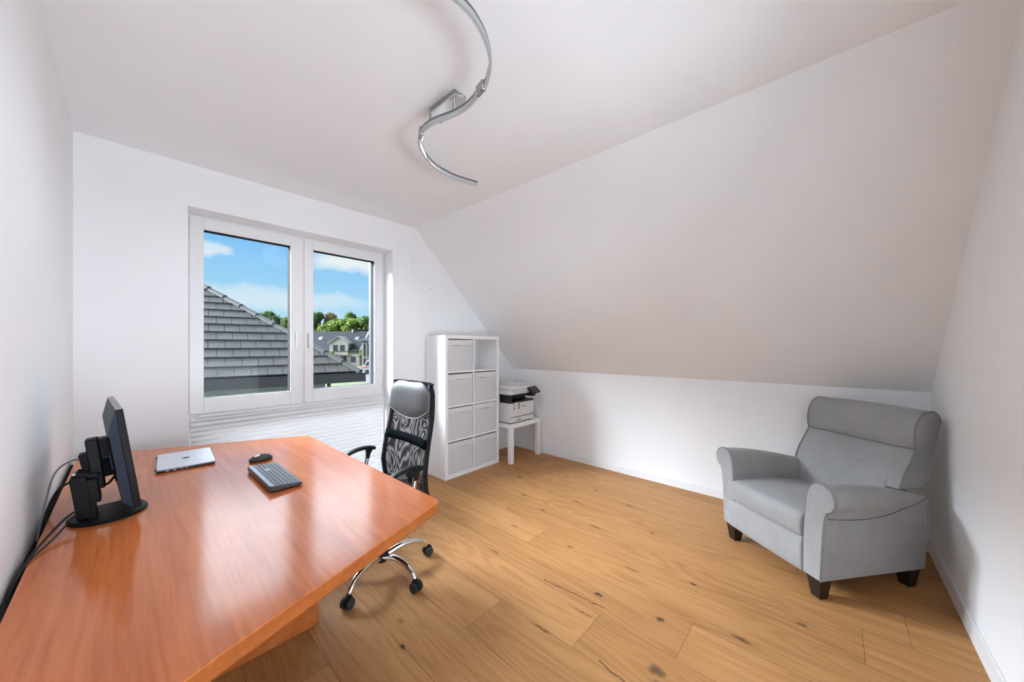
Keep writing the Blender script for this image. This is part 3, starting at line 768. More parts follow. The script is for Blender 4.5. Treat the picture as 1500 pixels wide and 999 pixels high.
for s in (-1, 1):
    y = CY + s * 0.2845
    arm = thing('armrest', (CX, y, 0)); arm.parent = ch; arm.location = (0, s * 0.2845, 0)
    pa = spline([(1.108, y, 0.672), (1.075, y, 0.682), (1.02, y, 0.686), (0.965, y, 0.678), (0.92, y, 0.660), (0.875, y, 0.630), (0.845, y, 0.598)], 6)
    bm = B(); sweep(bm, pa, [(0.024, -0.004), (0.022, 0.006), (0.012, 0.010), (-0.012, 0.010), (-0.022, 0.006), (-0.024, -0.004), (-0.014, -0.011), (0.014, -0.011)])
    obj('arm_pad', bm, M_black, arm, smooth=60)
    bm = B(); loft(bm, [[(x, y + w, 0.672) for x, w in ((1.098, -0.015), (1.098, 0.015), (1.052, 0.015), (1.052, -0.015))], [(x, y + w, 0.640) for x, w in ((1.078, -0.012), (1.078, 0.012), (1.054, 0.012), (1.054, -0.012))], [(x, y + w, 0.612) for x, w in ((1.072, -0.012), (1.072, 0.012), (1.050, 0.012), (1.050, -0.012))]])
    obj('arm_bracket', bm, M_black, arm, bevel=0.003)
    bm = B(); pp = spline([(1.062, y, 0.625), (1.045, y, 0.54), (1.028, y, 0.46), (1.015, y - s * 0.02, 0.425), (1.01, y - s * 0.09, 0.412), (1.01, y - s * 0.21, 0.412)], 6)
    tube(bm, pp, 0.012, 10); obj('arm_post', bm, M_chrome, arm, smooth=60)
bm = B(); pp = spline([(CX + 0.10, CY, 0.41), (CX + 0.19, CY, 0.415), (1.215, CY, 0.47), (1.20, CY, 0.56)], 6); sweep(bm, pp, [(0.03, -0.006), (0.03, 0.006), (-0.03, 0.006), (-0.03, -0.006)]); obj('back_bracket', bm, M_black, ch)

# ------------------------------------------------------------------ cube shelf and its boxes
SX0, SX1, SY0, SY1, SH = 2.137, 2.905, 2.850, 3.193, 1.466
sh = thing('cube_shelf', ((SX0 + SX1) / 2, SY0 + 0.17, 0), label='tall white cube shelf with eight compartments against the window wall', cat='shelf')
ot, it = 0.037, 0.016
for x0 in (SX0, SX1 - ot):
    bm = B(); box(bm, x0, x0 + ot, SY0, SY1, 0.0, SH); obj('side_panel', bm, M_white_foil, sh, bevel=0.001)
bm = B(); box(bm, SX0 + ot, SX1 - ot, SY0, SY1, SH - ot, SH); obj('top_board', bm, M_white_foil, sh, bevel=0.001)
bm = B(); box(bm, SX0 + ot, SX1 - ot, SY0, SY1, 0.0, ot); obj('bottom_board', bm, M_white_foil, sh, bevel=0.001)
bm = B(); box(bm, SX0 + ot, SX1 - ot, SY1 - 0.006, SY1, ot, SH - ot); obj('back_panel', bm, M_white_foil, sh, smooth=0)
ih = (SH - 2 * ot - 3 * it) / 4; xm = (SX0 + SX1) / 2
iw = (SX1 - SX0 - 2 * ot - it) / 2
for k in range(1, 4):
    z = ot + k * ih + (k - 1) * it; bm = B(); box(bm, SX0 + ot, SX1 - ot, SY0 + 0.001, SY1 - 0.006, z, z + it); obj('shelf_board', bm, M_white_foil, sh, bevel=0.001)
for k in range(4):
    z = ot + k * (ih + it); bm = B(); box(bm, xm - it / 2, xm + it / 2, SY0 + 0.0015, SY1 - 0.006, z, z + ih); obj('divider', bm, M_white_foil, sh, bevel=0.001)
names = {(0, 3): 'top left', (0, 2): 'second row left', (1, 2): 'second row right', (0, 1): 'third row left', (1, 1): 'third row right', (0, 0): 'bottom left', (1, 0): 'bottom right'}
rb = random.Random(3)
for (c, r_), where in names.items():
    x0 = SX0 + ot + c * (iw + it); z0 = ot + r_ * (ih + it)
    w = iw - 0.018 + rb.uniform(-0.004, 0.004); h = ih - 0.014 + rb.uniform(-0.006, 0.003)
    bxo = thing('storage_box', (x0 + iw / 2 + rb.uniform(-0.002, 0.002), SY0 + 0.17, z0), R(rb.uniform(-0.7, 0.7)), label='pale grey fabric storage box in the %s compartment of the white cube shelf' % where, cat='storage box', group='fabric boxes in the cube shelf')
    bm = B(); y0, y1 = -0.158, 0.155; n = 10; lps = []
    for i in range(n + 1):
        z = h * i / n; loop = []
        for k in range(13):
            t = -1 + 2 * k / 12; bow = 0.004 * (1 - t * t) * math.sin(math.pi * i / n) + 0.0015 * noise.noise((t * 3 + c * 7, z * 14, r_ * 5))
            loop.append((w / 2 * t, y0 - bow, z))
        loop += [(w / 2, y1, z), (-w / 2, y1, z)]
        lps.append(loop)
    loft(bm, lps); obj('body', bm, M_boxfab, bxo, local=True, smooth=30)
    bm = B(); lps = []
    for z in (h - 0.052, h - 0.05, h + 0.003, h + 0.004):
        d = 0.004 if z > h - 0.0515 else 0.001; loop = []
        for k in range(13):
            t = -1 + 2 * k / 12; loop.append(((w / 2 + 0.002) * t, y0 - d - 0.002 * (1 - t * t), z + (0.003 * math.sin(t * 5 + c + r_) if z < h - 0.03 else 0)))
        loop += [(w / 2 + 0.002, y1 + 0.002, z), (-w / 2 - 0.002, y1 + 0.002, z)]
        lps.append(loop)
    loft(bm, lps); obj('rim_band', bm, M_boxband, bxo, local=True, smooth=30)

# ------------------------------------------------------------------ side table and printer
TX0, TX1, TY0, TY1, TH = 2.938, 3.492, 2.69, 3.19, 0.452
tb = thing('side_table', ((TX0 + TX1) / 2, (TY0 + TY1) / 2, 0), label='low square white side table beneath the printer', cat='table')
bm = B(); box(bm, TX0, TX1, TY0, TY1, TH - 0.048, TH); obj('tabletop', bm, M_white_foil, tb, bevel=0.0015)
for x in (TX0, TX1 - 0.05):
    for y in (TY0, TY1 - 0.05):
        bm = B(); box(bm, x, x + 0.05, y, y + 0.05, 0, TH - 0.048); obj('leg', bm, M_white_foil, tb, bevel=0.0015)
pr = thing('printer', (3.165, 2.92, TH), label='white multifunction laser printer with black output slot on the low table', cat='printer')
PX0, PX1, PY0, PY1 = 2.955, 3.378, 2.715, 3.12
for x in (PX0 + 0.02, PX1 - 0.06):
    for y in (PY0 + 0.02, PY1 - 0.06):
        bm = B(); box(bm, x, x + 0.04, y, y + 0.04, TH, TH + 0.013); obj('foot', bm, M_rubber, pr)
bm = B(); box(bm, PX0, PX1, PY0, PY1, TH + 0.012, 0.690); box(bm, PX0, PX1, PY0 + 0.17, PY1, 0.688, 0.79); obj('body', bm, M_printer, pr, bevel=0.006)
bm = B(); box(bm, PX0 + 0.002, PX1 - 0.002, PY0 - 0.004, PY0 + 0.01, TH + 0.016, 0.521); tr = obj('paper_tray', bm, M_printer, pr, bevel=0.003)
bm = B(); box(bm, PX0 + 0.004, PX1 - 0.004, PY0 - 0.0012, PY0 + 0.004, 0.519, 0.531); obj('tray_gap', bm, M_dark_metal, pr, smooth=0)
bm = B(); box(bm, PX0 + 0.11, PX0 + 0.185, PY0 - 0.006, PY0 + 0.002, TH + 0.028, TH + 0.045); obj('tray_grip', bm, M_montop, tr, bevel=0.003)
bm = B(); box(bm, PX0 + 0.002, PX1 - 0.002, PY0 - 0.004, PY0 + 0.01, 0.529, 0.684); obj('front_door', bm, M_printer, pr, bevel=0.003)
# black output bay: floor, back, side post
bm = B(); box(bm, PX0 - 0.001, PX1 + 0.001, PY0 - 0.003, PY0 + 0.17, 0.688, 0.706); box(bm, PX0 - 0.001, PX0 + 0.02, PY0 - 0.003, PY0 + 0.17, 0.704, 0.785); box(bm, PX0, PX1 - 0.01, PY0 + 0.12, PY0 + 0.171, 0.700, 0.79)
box(bm, PX0 + 0.012, PX1 - 0.05, PY0 + 0.02, PY0 + 0.12, 0.760, 0.788)
obj('output_bay', bm, M_prblack, pr, bevel=0.002)
bm = B(); box(bm, PX0 - 0.002, PX1, PY0 + 0.005, PY1, 0.785, 0.838); box(bm, PX0 + 0.05, PX1 - 0.08, PY0 - 0.004, PY0 + 0.02, 0.805, 0.824); obj('scanner', bm, M_printer, pr, bevel=0.008)
bm = B(); loft(bm, [[(PX0 - 0.001, PY0 + 0.008, 0.841), (PX1 - 0.02, PY0 + 0.008, 0.841), (PX1 - 0.02, PY1, 0.841), (PX0 - 0.001, PY1, 0.841)], [(PX0 + 0.004, PY0 + 0.02, 0.885), (PX1 - 0.03, PY0 + 0.02, 0.875), (PX1 - 0.03, PY1 - 0.01, 0.885), (PX0 + 0.004, PY1 - 0.01, 0.895)]]); obj('document_lid', bm, M_printer, pr, bevel=0.008)
bm = B(); box(bm, PX0 + 0.16, PX1 - 0.07, PY0 + 0.05, PY1 - 0.05, 0.878, 0.905); obj('feeder_cover', bm, M_printer, pr, bevel=0.01)
M = Matrix.Translation((PX1 - 0.035, PY0 - 0.035, 0.818)) @ Matrix.Rotation(R(38), 4, 'X') @ Matrix.Rotation(R(-6), 4, 'Y')
bm = B(); box(bm, -0.075, 0.070, -0.052, 0.052, -0.014, 0.014, M); pn = obj('control_panel', bm, M_prblack, pr, bevel=0.006)
bm = B(); box(bm, -0.050, 0.062, -0.044, 0.044, 0.0135, 0.0155, M); obj('touch_screen', bm, M_prscreen, pn, smooth=0)
bm = B(); box(bm, PX1 - 0.08, PX1 - 0.005, PY0 - 0.04, PY0 + 0.06, 0.745, 0.792); obj('panel_mount', bm, M_prblack, pr, bevel=0.006)
bm = B(); box(bm, PX0 + 0.055, PX0 + 0.155, PY0 - 0.0052, PY0 - 0.004, 0.618, 0.683); sk = obj('sticker', bm, M_label_b, pr, smooth=0)
bm = B(); lathe(bm, [(0.001, 0), (0.040, 0), (0.040, 0.0008), (0.001, 0.0008)], (0, 0, 0), 28, Matrix.Translation((PX0 + 0.100, PY0 - 0.0052, 0.655)) @ Matrix.Rotation(R(90), 4, 'X')); obj('sticker_disc', bm, M_label_w, sk, smooth=0)
bm = B()
for z, a in ((0.668, 0.018), (0.658, 0.022), (0.648, 0.014)): box(bm, PX0 + 0.102 - a, PX0 + 0.102 + a, PY0 - 0.0068, PY0 - 0.0058, z - 0.003, z + 0.003)
obj('sticker_print', bm, M_montop, sk, smooth=0)
def lettering(txt, size, loc, rot, m, parent, name='lettering'):
    cu = bpy.data.curves.new(name, 'FONT'); cu.body = txt; cu.size = size; cu.extrude = 0.0004; cu.align_x = 'CENTER'; cu.resolution_u = 2
    t = bpy.data.objects.new(name, cu); COL.objects.link(t)
    dg = bpy.context.evaluated_depsgraph_get(); me = bpy.data.meshes.new_from_object(t.evaluated_get(dg))
    bpy.data.objects.remove(t)
    bm = B(); bm.from_mesh(me); bmesh.ops.transform(bm, matrix=Matrix.Translation(loc) @ rot, verts=bm.verts)
    return obj(name, bm, m, parent, smooth=0)
lettering('Canon', 0.030, (PX0 + 0.232, PY0 - 0.0046, 0.632), Matrix.Rotation(R(90), 4, 'X'), M_label_b, pr)
bm = B(); box(bm, PX1 - 0.045, PX1 - 0.02, PY0 - 0.005, PY0 - 0.003, 0.538, 0.548); obj('model_mark', bm, M_montop, pr, smooth=0)

# ------------------------------------------------------------------ reclining armchair, local x = across the front, local y = -depth
AO = Vector((2.472, 0.040, 0)); AW = math.atan2(0.785, 0.619)
ac = thing('armchair', AO, AW, label='grey velour reclining armchair with rolled arms in the corner', cat='armchair')
def smooth_loop(pts, n=4): return spline2(list(pts) + [pts[0]], n)[:-1]
# arm outline (u, z) from the outer bottom, over the roll, to the inner bottom
F_arm = [(-0.017, 0.109), (-0.024, 0.24), (-0.030, 0.36), (-0.040, 0.445), (-0.053, 0.490), (-0.076, 0.505), (-0.091, 0.535), (-0.092, 0.572), (-0.074, 0.606), (-0.043, 0.624), (-0.008, 0.627), (0.023, 0.612), (0.043, 0.578), (0.055, 0.52), (0.063, 0.44), (0.070, 0.34), (0.072, 0.22), (0.072, 0.109)]
R_arm = [(-0.018, 0.109), (-0.022, 0.24), (-0.024, 0.36), (-0.024, 0.430), (-0.026, 0.455), (-0.027, 0.475), (-0.026, 0.490), (-0.022, 0.500), (-0.014, 0.508), (-0.002, 0.512), (0.015, 0.513), (0.035, 0.508), (0.052, 0.496), (0.062, 0.475), (0.068, 0.43), (0.071, 0.34), (0.072, 0.22), (0.072, 0.109)]
def arm_section(v, mirror):
    t = min(1, max(0, v / 0.70)); e = t * t * (1.6 - 0.6 * t)
    out = []
    for (a, b), (c, d) in zip(F_arm, R_arm):
        u = a + (c - a) * (t ** 0.9); z = b + (d - b) * e
        out.append((u, z))
    # roll underside keeps its line till the rear
    out = [(0.622 - u if mirror else u, z) for u, z in out]
    return out
def arm(mirror):
    a = thing('armrest', (0, 0, 0)); a.parent = ac
    bm = B(); L = []
    vs = [0.0] + [0.012 + 0.69 * k / 22 for k in range(23)]
    for i, v in enumerate(vs):
        sec = spline2(arm_section(v, mirror), 3)
        if i == 0:
            cu = sum(p[0] for p in sec) / len(sec); sec = [(cu + (u - cu) * 0.93, 0.36 + (z - 0.36) * 0.975) for u, z in sec]
        L.append([(u, -(v - 0.02), z) for u, z in sec])
    loft(bm, L); obj('arm_body', bm, M_velour, a, local=True, smooth=50)
    pts = [(u, 0.012, z) for u, z in spline2(arm_section(0.0, mirror), 4)]
    bm = B(); tube(bm, pts, 0.0045, 8); obj('front_piping', bm, M_piping, a, local=True)
    # curved seam below the roll
    pts = []
    for k in range(13):
        v = 0.03 + 0.67 * k / 12; s = arm_section(v, mirror)
        zc = 0.448 - 0.022 * math.sin(math.pi * min(1, k / 9)) + (0.062 * ((k - 6) / 6) ** 2 if k > 6 else 0)
        # outer surface u at height zc
        ou = s[3][0]
        for p, q in zip(s[:9], s[1:9]):
            if p[1] <= zc <= q[1]: ou = p[0] + (q[0] - p[0]) * (zc - p[1]) / max(1e-6, q[1] - p[1])
        pts.append((ou + (0.001 if mirror else -0.001), -(v - 0.02), zc))
    bm = B(); tube(bm, spline(pts, 3), 0.0028, 8); obj('side_piping', bm, M_dkpiping, a, local=True)
arm(False); arm(True)
def uprof(name, prof, u0, u1, m, crown=0.0, nu=14, edge=0.012, smooth=50, **k):
    """profile in (v, z) swept across u with rounded ends and an optional crown along the profile normal"""
    cv = sum(p[0] for p in prof) / len(prof); cz = sum(p[1] for p in prof) / len(prof)
    bm = B(); L = []
    us = [u0, u0 + edge * 0.3, u0 + edge] + [u0 + edge + (u1 - u0 - 2 * edge) * i / nu for i in range(1, nu)] + [u1 - edge, u1 - edge * 0.3, u1]
    for i, u in enumerate(us):
        t = (u - u0) / (u1 - u0); c = 4 * t * (1 - t)
        ins = {0: edge, 1: edge * 0.3}.get(min(i, len(us) - 1 - i), 0.0)
        loop = []
        for j, (v, z) in enumerate(prof):
            dv, dz = v - cv, z - cz; d = math.hypot(dv, dz) or 1
            s = (d - ins) / d
            loop.append((u, -(cv + dv * s + dv / d * crown * c), cz + dz * s + dz / d * crown * c))
        L.append(loop)
    loft(bm, L); return obj(name, bm, m, ac, local=True, smooth=smooth, **k)
# front footrest panel
uprof('front_panel', spline2([(-0.018, 0.112), (-0.026, 0.16), (-0.026, 0.25), (-0.016, 0.286), (0.03, 0.290), (0.03, 0.105), (-0.01, 0.105)], 2), 0.078, 0.605, M_velour, crown=0.004)
# seat cushion
uprof('seat_cushion', spline2([(-0.020, 0.302), (-0.030, 0.33), (-0.032, 0.385), (-0.016, 0.420), (0.04, 0.432), (0.25, 0.430), (0.50, 0.40), (0.55, 0.36), (0.55, 0.31), (0.3, 0.298)], 3), 0.076, 0.607, M_velour, crown=0.012)
bm = B(); box(bm, 0.07, 0.55, -0.66, -0.02, 0.115, 0.30); obj('base_frame', bm, M_velour, ac, local=True)
# backrest
lowprof = spline2([(0.492, 0.34), (0.518, 0.43), (0.545, 0.53), (0.575, 0.600), (0.63, 0.65), (0.72, 0.60), (0.70, 0.45), (0.66, 0.33)], 3)
uprof('lower_back', lowprof, 0.076, 0.606, M_velour, crown=0.010)
BP = [(0.556, 0.545), (0.570, 0.583), (0.592, 0.632), (0.630, 0.690), (0.658, 0.735), (0.672, 0.762), (0.664, 0.790), (0.662, 0.835), (0.668, 0.880), (0.690, 0.930), (0.730, 0.966), (0.785, 0.976), (0.825, 0.962), (0.848, 0.930), (0.848, 0.895), (0.822, 0.80), (0.792, 0.715), (0.755, 0.620), (0.725, 0.545)]
bprof = spline2(BP, 3) + [(0.63, 0.538)]
uprof('upper_back', bprof, 0.012, 0.624, M_velour, crown=0.010, edge=0.010)
for u in (0.016, 0.620):
    bm = B(); tube(bm, [(u, -(v - 0.002), z) for v, z in spline2(BP[:15], 4)], 0.0045, 8); obj('back_piping', bm, M_piping, ac, local=True)
bm = B(); tube(bm, [(0.02 + 0.60 * k / 20, -(0.668 - 0.010 * 4 * (k / 20) * (1 - k / 20)), 0.762 + 0.002 * math.sin(k * 1.3)) for k in range(21)], 0.003, 8); obj('headrest_seam', bm, M_dkpiping, ac, local=True)
for u0, v0 in ((-0.005, 0.0), (0.565, 0.0), (-0.005, 0.592), (0.565, 0.592)):
    bm = B(); o_ = 0.012
    uu0, uu1 = u0, u0 + 0.065
    loft(bm, [[(uu0 + (o_ if False else 0.006), -(v0 + 0.006), 0), (uu1 - 0.010, -(v0 + 0.006), 0), (uu1 - 0.010, -(v0 + 0.055), 0), (uu0 + 0.006, -(v0 + 0.055), 0)],
              [(uu0 - 0.008, -(v0 - 0.008), 0.112), (uu1 + 0.004, -(v0 - 0.008), 0.112), (uu1 + 0.004, -(v0 + 0.068), 0.112), (uu0 - 0.008, -(v0 + 0.068), 0.112)]])
    obj('foot', bm, M_foot, ac, local=True, bevel=0.002)

# ------------------------------------------------------------------ ceiling lamp: S-shaped rail on a steel ceiling box
lz = 2.48
lamp = thing('ceiling_lamp', (1.075, 1.43, ZC), label='S-shaped curved rail lamp with steel box on the ceiling', cat='lamp')
bm = B(); box(bm, 1.052, 1.122, 1.330, 1.540, ZC - 0.048, ZC); obj('ceiling_box', bm, M_steel, lamp, bevel=0.002)
bm = B(); lpz = lz - 0.002
prism(bm, [(1.030, 1.560), (1.030, 1.300), (1.066, 1.277), (1.118, 1.325), (1.090, 1.43), (1.060, 1.545)], 'z', ZC - 0.058, ZC - 0.050); obj('mirror_plate', bm, M_chrome, lamp, bevel=0.001)
for x, y in ((1.062, 1.345), (1.030, 1.50)):
    bm = B(); cyl(bm, (x, y, lz + 0.016), (x, y, ZC - 0.056), 0.006, 12); obj('rod', bm, M_steel, lamp)
S_mid = [(1.036, 1.128), (1.060, 1.20), (1.069, 1.277), (1.060, 1.36), (1.040, 1.43), (1.028, 1.50), (1.031, 1.56), (1.048, 1.615)]
S_far = [(1.042, 1.600), (1.060, 1.645), (1.094, 1.692), (1.148, 1.742), (1.230, 1.800), (1.322, 1.838), (1.445, 1.850), (1.54, 1.836), (1.632, 1.811)]
S_near = [(1.042, 1.150), (1.035, 1.10), (1.014, 1.060), (0.975, 1.005), (0.927, 0.962), (0.858, 0.922), (0.778, 0.896), (0.70, 0.895), (0.62, 0.915), (0.54, 0.955), (0.49, 0.995)]
for nm, P in (('mid', S_mid), ('far', S_far), ('near', S_near)):
    pts = spline([(x, y, lz) for x, y in P], 6)
    bm = B(); sweep(bm, pts, [(-0.005, 0.006), (0.005, 0.006), (0.005, 0.018), (-0.005, 0.018)]); rl = obj('rail', bm, M_rail, lamp, smooth=30)
    bm = B(); sweep(bm, pts, [(-0.006, -0.014), (0.006, -0.014), (0.006, 0.006), (-0.006, 0.006)]); obj('diffuser', bm, M_acrylic, rl, smooth=30)
for x, y, a in ((1.040, 1.132, 78), (1.045, 1.607, 62)):
    M = Matrix.Translation((x, y, lz)) @ Matrix.Rotation(R(a), 4, 'Z')
    bm = B(); box(bm, -0.030, 0.030, -0.011, 0.011, -0.020, 0.026, M); obj('joint', bm, M_steel, lamp, bevel=0.006)

# ------------------------------------------------------------------ outside: neighbour's hipped roof
zg = 0.65; k_ = (1.35 - zg) / (1.35 - 0.58)
P0 = Vector((1.158 * k_, 10.568 * k_, zg)); P1 = Vector((4.734 * k_, 10.11 * k_, zg))
g = (P1 - P0); g.z = 0; g.normalize(); bk = Vector((-g.y, g.x, 0)); UP = Vector((0, 0, 1))
nb = thing('neighbour_house', P0, label='neighbouring bungalow with grey tiled hip roof right outside the window', cat='house')
pitch = R(35); sl = bk * math.cos(pitch) + UP * math.sin(pitch); nrm = g.cross(sl).normalized()
if nrm.z < 0: nrm = -nrm
org = P0 + bk * 0.06 + UP * 0.02
def rp(s, up, n=0.0): return org + g * s + sl * up + nrm * n
hip0 = (3.36 * k_, 0.14); 
def hip_up(s): return (3.40 * k_ - s) * (4.50 / 3.47)      # height along the slope where the hip crosses s
# tile courses as stepped slabs, split into tiles
bm = B(); course = 0.355; tw = 0.30
s_min = -7.0
for i in range(14):
    u0 = i * course; u1 = u0 + course + 0.04
    smax0 = 3.40 * k_ - u0 / (4.50 / 3.47); smax1 = 3.40 * k_ - u1 / (4.50 / 3.47)
    s = s_min - (0.15 if i % 2 else 0.0)
    while s < smax0:
        a, b = s + 0.005, s + tw - 0.005
        b0 = min(b, smax0); b1 = min(b, smax1)
        if b0 - a > 0.01:
            b1 = max(b1, a + 0.002)
            lo, hi = 0.045, 0.012
            q = [rp(a, u0, lo), rp(b0, u0, lo), rp(b1, u1, hi), rp(a, u1, hi)]
            lw_ = [rp(a, u0, 0.012), rp(b0, u0, 0.012), rp(b1, u1, -0.02), rp(a, u1, -0.02)]
            loft(bm, [lw_, q])
        s += tw
obj('tiled_roof', bm, M_tile, nb, smooth=0)
bm = B()
apex_s = -2.2; apex_up = hip_up(apex_s)
A = rp(apex_s, apex_up); E_ = rp(3.40 * k_, 0)
# roof body under the tiles, with the second hipped slope turning away
far = E_ + bk * 9.0
loft(bm, [[rp(s_min, 0, -0.03), rp(3.40 * k_, 0, -0.03), A - nrm * 0.03, rp(s_min, apex_up, -0.03)],
          [rp(s_min, 0, -0.30), rp(3.40 * k_, 0, -0.30), A - UP * 0.5, rp(s_min, apex_up, -0.5)]])
v = [bm.verts.new(p) for p in (E_, far, A + bk * 5, A)]; bm.faces.new(v)
obj('roof_body', bm, M_slate, nb, smooth=0)
bm = B(); n = 15
for i in range(n):
    t0, t1 = i / n, (i + 1.06) / n
    a = E_ + (A - E_) * (t0 * 0.97 - 0.005); b = E_ + (A - E_) * (t1 * 0.97 - 0.005)
    tube(bm, [a + nrm * 0.015, b + nrm * 0.000], [0.088, 0.080], 12)
obj('hip_tiles', bm, M_tile2, nb, smooth=50)
bm = B(); e0 = P0 - g * 7.0; e1 = P0 + g * 3.58 * k_
def q3(p, o): return [p + UP * zz + bk * yy for yy, zz in o]
pf = [(0.0, 0.0), (-0.012, -0.018), (0.0, -0.03), (0.0, -0.235), (0.10, -0.235), (0.10, -0.02), (0.08, 0.0)]
loft(bm, [q3(e0, pf), q3(e1, pf)]); obj('gutter', bm, M_gutter, nb, smooth=0)
bm = B(); w0 = P0 - g * 7.0 + bk * 0.22; w1 = P0 + g * 2.55 * k_ + bk * 0.22
loft(bm, [[w0 + UP * (-0.24), w1 + UP * (-0.24), w1 + bk * 7 + UP * (-0.24), w0 + bk * 7 + UP * (-0.24)], [p + UP * (-2.75 - zg) for p in (w0, w1, w1 + bk * 7, w0 + bk * 7)]])
obj('wall', bm, M_soffit, nb, smooth=0)
bm = B(); c = P0 + g * 2.62 * k_ + bk * 0.12; cyl(bm, c + UP * (-0.2), c + UP * (-2.75 - zg), 0.045, 10); obj('downpipe', bm, M_gutter, nb)

# ------------------------------------------------------------------ ground, lawns, street
GZ = -2.75
bm = B(); box(bm, -120, 160, 3.7, 220, GZ - 0.2, GZ); o = structure('ground', bm, M_street, smooth=0)
def patch(name, poly, m, z):
    bm = B(); prism(bm, poly, 'z', GZ - 0.05, GZ + z); o = obj(name, bm, m, smooth=0); o['kind'] = 'structure'; return o
patch('lawn', [(-30, 4.5), (7.5, 12), (19, 36), (17, 43), (8, 44), (-30, 40)], M_lawn, 0.01)
patch('far_lawn', [(24, 72), (37, 60), (60, 90), (30, 120), (0, 120)], M_lawn, 0.02)

def win_(bm_f, bm_p, a, ax, up, w, h, n):
    """frame and pane quads of a window on a wall: a = lower left corner, ax/up unit vectors, n = outward"""
    def bx(bm, u0, u1, v0, v1, d0, d1):
        vs = [bm.verts.new(a + ax * u + up * v + n * d) for d in (d0, d1) for v in (v0, v1) for u in (u0, u1)]
        for f in ((0, 2, 3, 1), (4, 5, 7, 6), (0, 1, 5, 4), (2, 6, 7, 3), (0, 4, 6, 2), (1, 3, 7, 5)): bm.faces.new([vs[i] for i in f])
    bx(bm_f, -0.08, w + 0.08, -0.08, h + 0.08, -0.05, 0.04); bx(bm_p, 0, w, 0, h, 0.0, 0.05)
# house with a gabled dormer, ridge running left-right across the view
H0 = Vector((33.6, 75.2, GZ)); hx = Vector((-6.0, 6.6, 0)).normalized(); hb = Vector((hx.y, -hx.x, 0))
if hb.y < 0: hb = -hb
# hx runs leftwards along the eaves, hb runs away from us
hs = thing('dormer_house', H0 + hx * 8, label='cream house with grey roof and gabled dormer beyond the bungalow roof', cat='house')
def hp_(s, d, z): return H0 + hx * s + hb * d + UP * z
eav, rid, dep = 3.15, 7.4, 9.0
bm = B(); prof = [(0, 0), (0, eav), (dep / 2, rid - 0.15), (dep, eav), (dep, 0)]
loft(bm, [[hp_(0, d, z) for d, z in prof], [hp_(20, d, z) for d, z in prof]]); obj('walls', bm, M_render_h, hs, smooth=0)
bm = B(); prof = [(-0.35, eav - 0.25), (dep / 2, rid), (dep + 0.35, eav - 0.25), (dep + 0.35, eav - 0.08), (dep / 2, rid + 0.18), (-0.35, eav - 0.08)]
loft(bm, [[hp_(-0.1, d, z) for d, z in prof], [hp_(20.3, d, z) for d, z in prof]]); obj('roof', bm, M_slate, hs, smooth=0)
bm = B(); prof = [(-0.4, eav - 0.45), (dep / 2, rid - 0.2), (dep / 2, rid + 0.25), (-0.4, eav - 0.02)]
loft(bm, [[hp_(-0.4, d, z) for d, z in prof], [hp_(-0.08, d, z) for d, z in prof]]); obj('verge_board', bm, M_verge, hs, smooth=0)
# dormer
d0, d1, dm = 2.35, 6.3, 4.325
bm = B(); prof = [(d0, 2.2), (d1, 2.2), (d1, 4.85), (dm, 6.1), (d0, 4.85)]
loft(bm, [[hp_(s, -0.35, z) for s, z in prof], [hp_(s, 4.0, z) for s, z in prof]]); dr = obj('dormer', bm, M_render_h, hs, smooth=0)
bm = B()
for sa, sb in ((d0 - 0.35, dm), (dm, d1 + 0.35)):
    za, zb = (4.65, 6.15) if sa < dm - 0.1 else (6.15, 4.65)
    loft(bm, [[hp_(sa, -0.6, za), hp_(sb, -0.6, zb), hp_(sb, -0.6, zb + 0.2), hp_(sa, -0.6, za + 0.2)], [hp_(sa, 4.2, za), hp_(sb, 4.2, zb), hp_(sb, 4.2, zb + 0.2), hp_(sa, 4.2, za + 0.2)]])
obj('dormer_roof', bm, M_verge, dr, smooth=0)
for s0, w, z, h, par, off in ((3.1, 0.85, 3.2, 1.15, dr, -0.35), (4.6, 0.85, 3.2, 1.15, dr, -0.35), (0.9, 0.9, 0.75, 1.1, hs, 0.0), (2.9, 0.5, 0.7, 1.2, hs, 0.0), (8.5, 1.0, 0.75, 1.2, hs, 0.0)):
    f_, p_ = B(), B(); win_(f_, p_, hp_(s0, off, z), hx, UP, w, h, -hb)
    wn = obj('window', f_, M_winframe, par, smooth=0); obj('pane', p_, M_darkwin, wn, smooth=0)
bm = B(); loft(bm, [[hp_(s, -0.5, z) for s, z in ((3.2, 0), (5.6, 0), (5.6, 2.2), (3.2, 2.2))], [hp_(s, 0.05, z) for s, z in ((3.2, 0), (5.6, 0), (5.6, 2.2), (3.2, 2.2))]]); obj('porch', bm, M_winframe, hs, smooth=0)
for s_, u_ in ((9.9, 0.62), (1.75, 0.62)):
    bm = B(); c = hp_(s_, dep / 2 * u_, eav - 0.08 + (rid + 0.18 - eav + 0.08) * u_); tt = (hb * (dep / 2) + UP * (rid - eav)).normalized(); nn = hx.cross(tt)
    nn = nn if nn.z > 0 else -nn
    loft(bm, [[c + hx * a + tt * b + nn * 0.02 for a, b in ((-0.4, -0.5), (0.4, -0.5), (0.4, 0.5), (-0.4, 0.5))], [c + hx * a + tt * b + nn * 0.12 for a, b in ((-0.4, -0.5), (0.4, -0.5), (0.4, 0.5), (-0.4, 0.5))]]); obj('roof_window', bm, M_panel_pv, hs, smooth=0)
bm = B(); c = hp_(3.4, dep / 2, rid); box(bm, c.x - 0.25, c.x + 0.25, c.y - 0.25, c.y + 0.25, c.z - 0.2, c.z + 0.55); obj('chimney', bm, M_verge, hs, smooth=0)

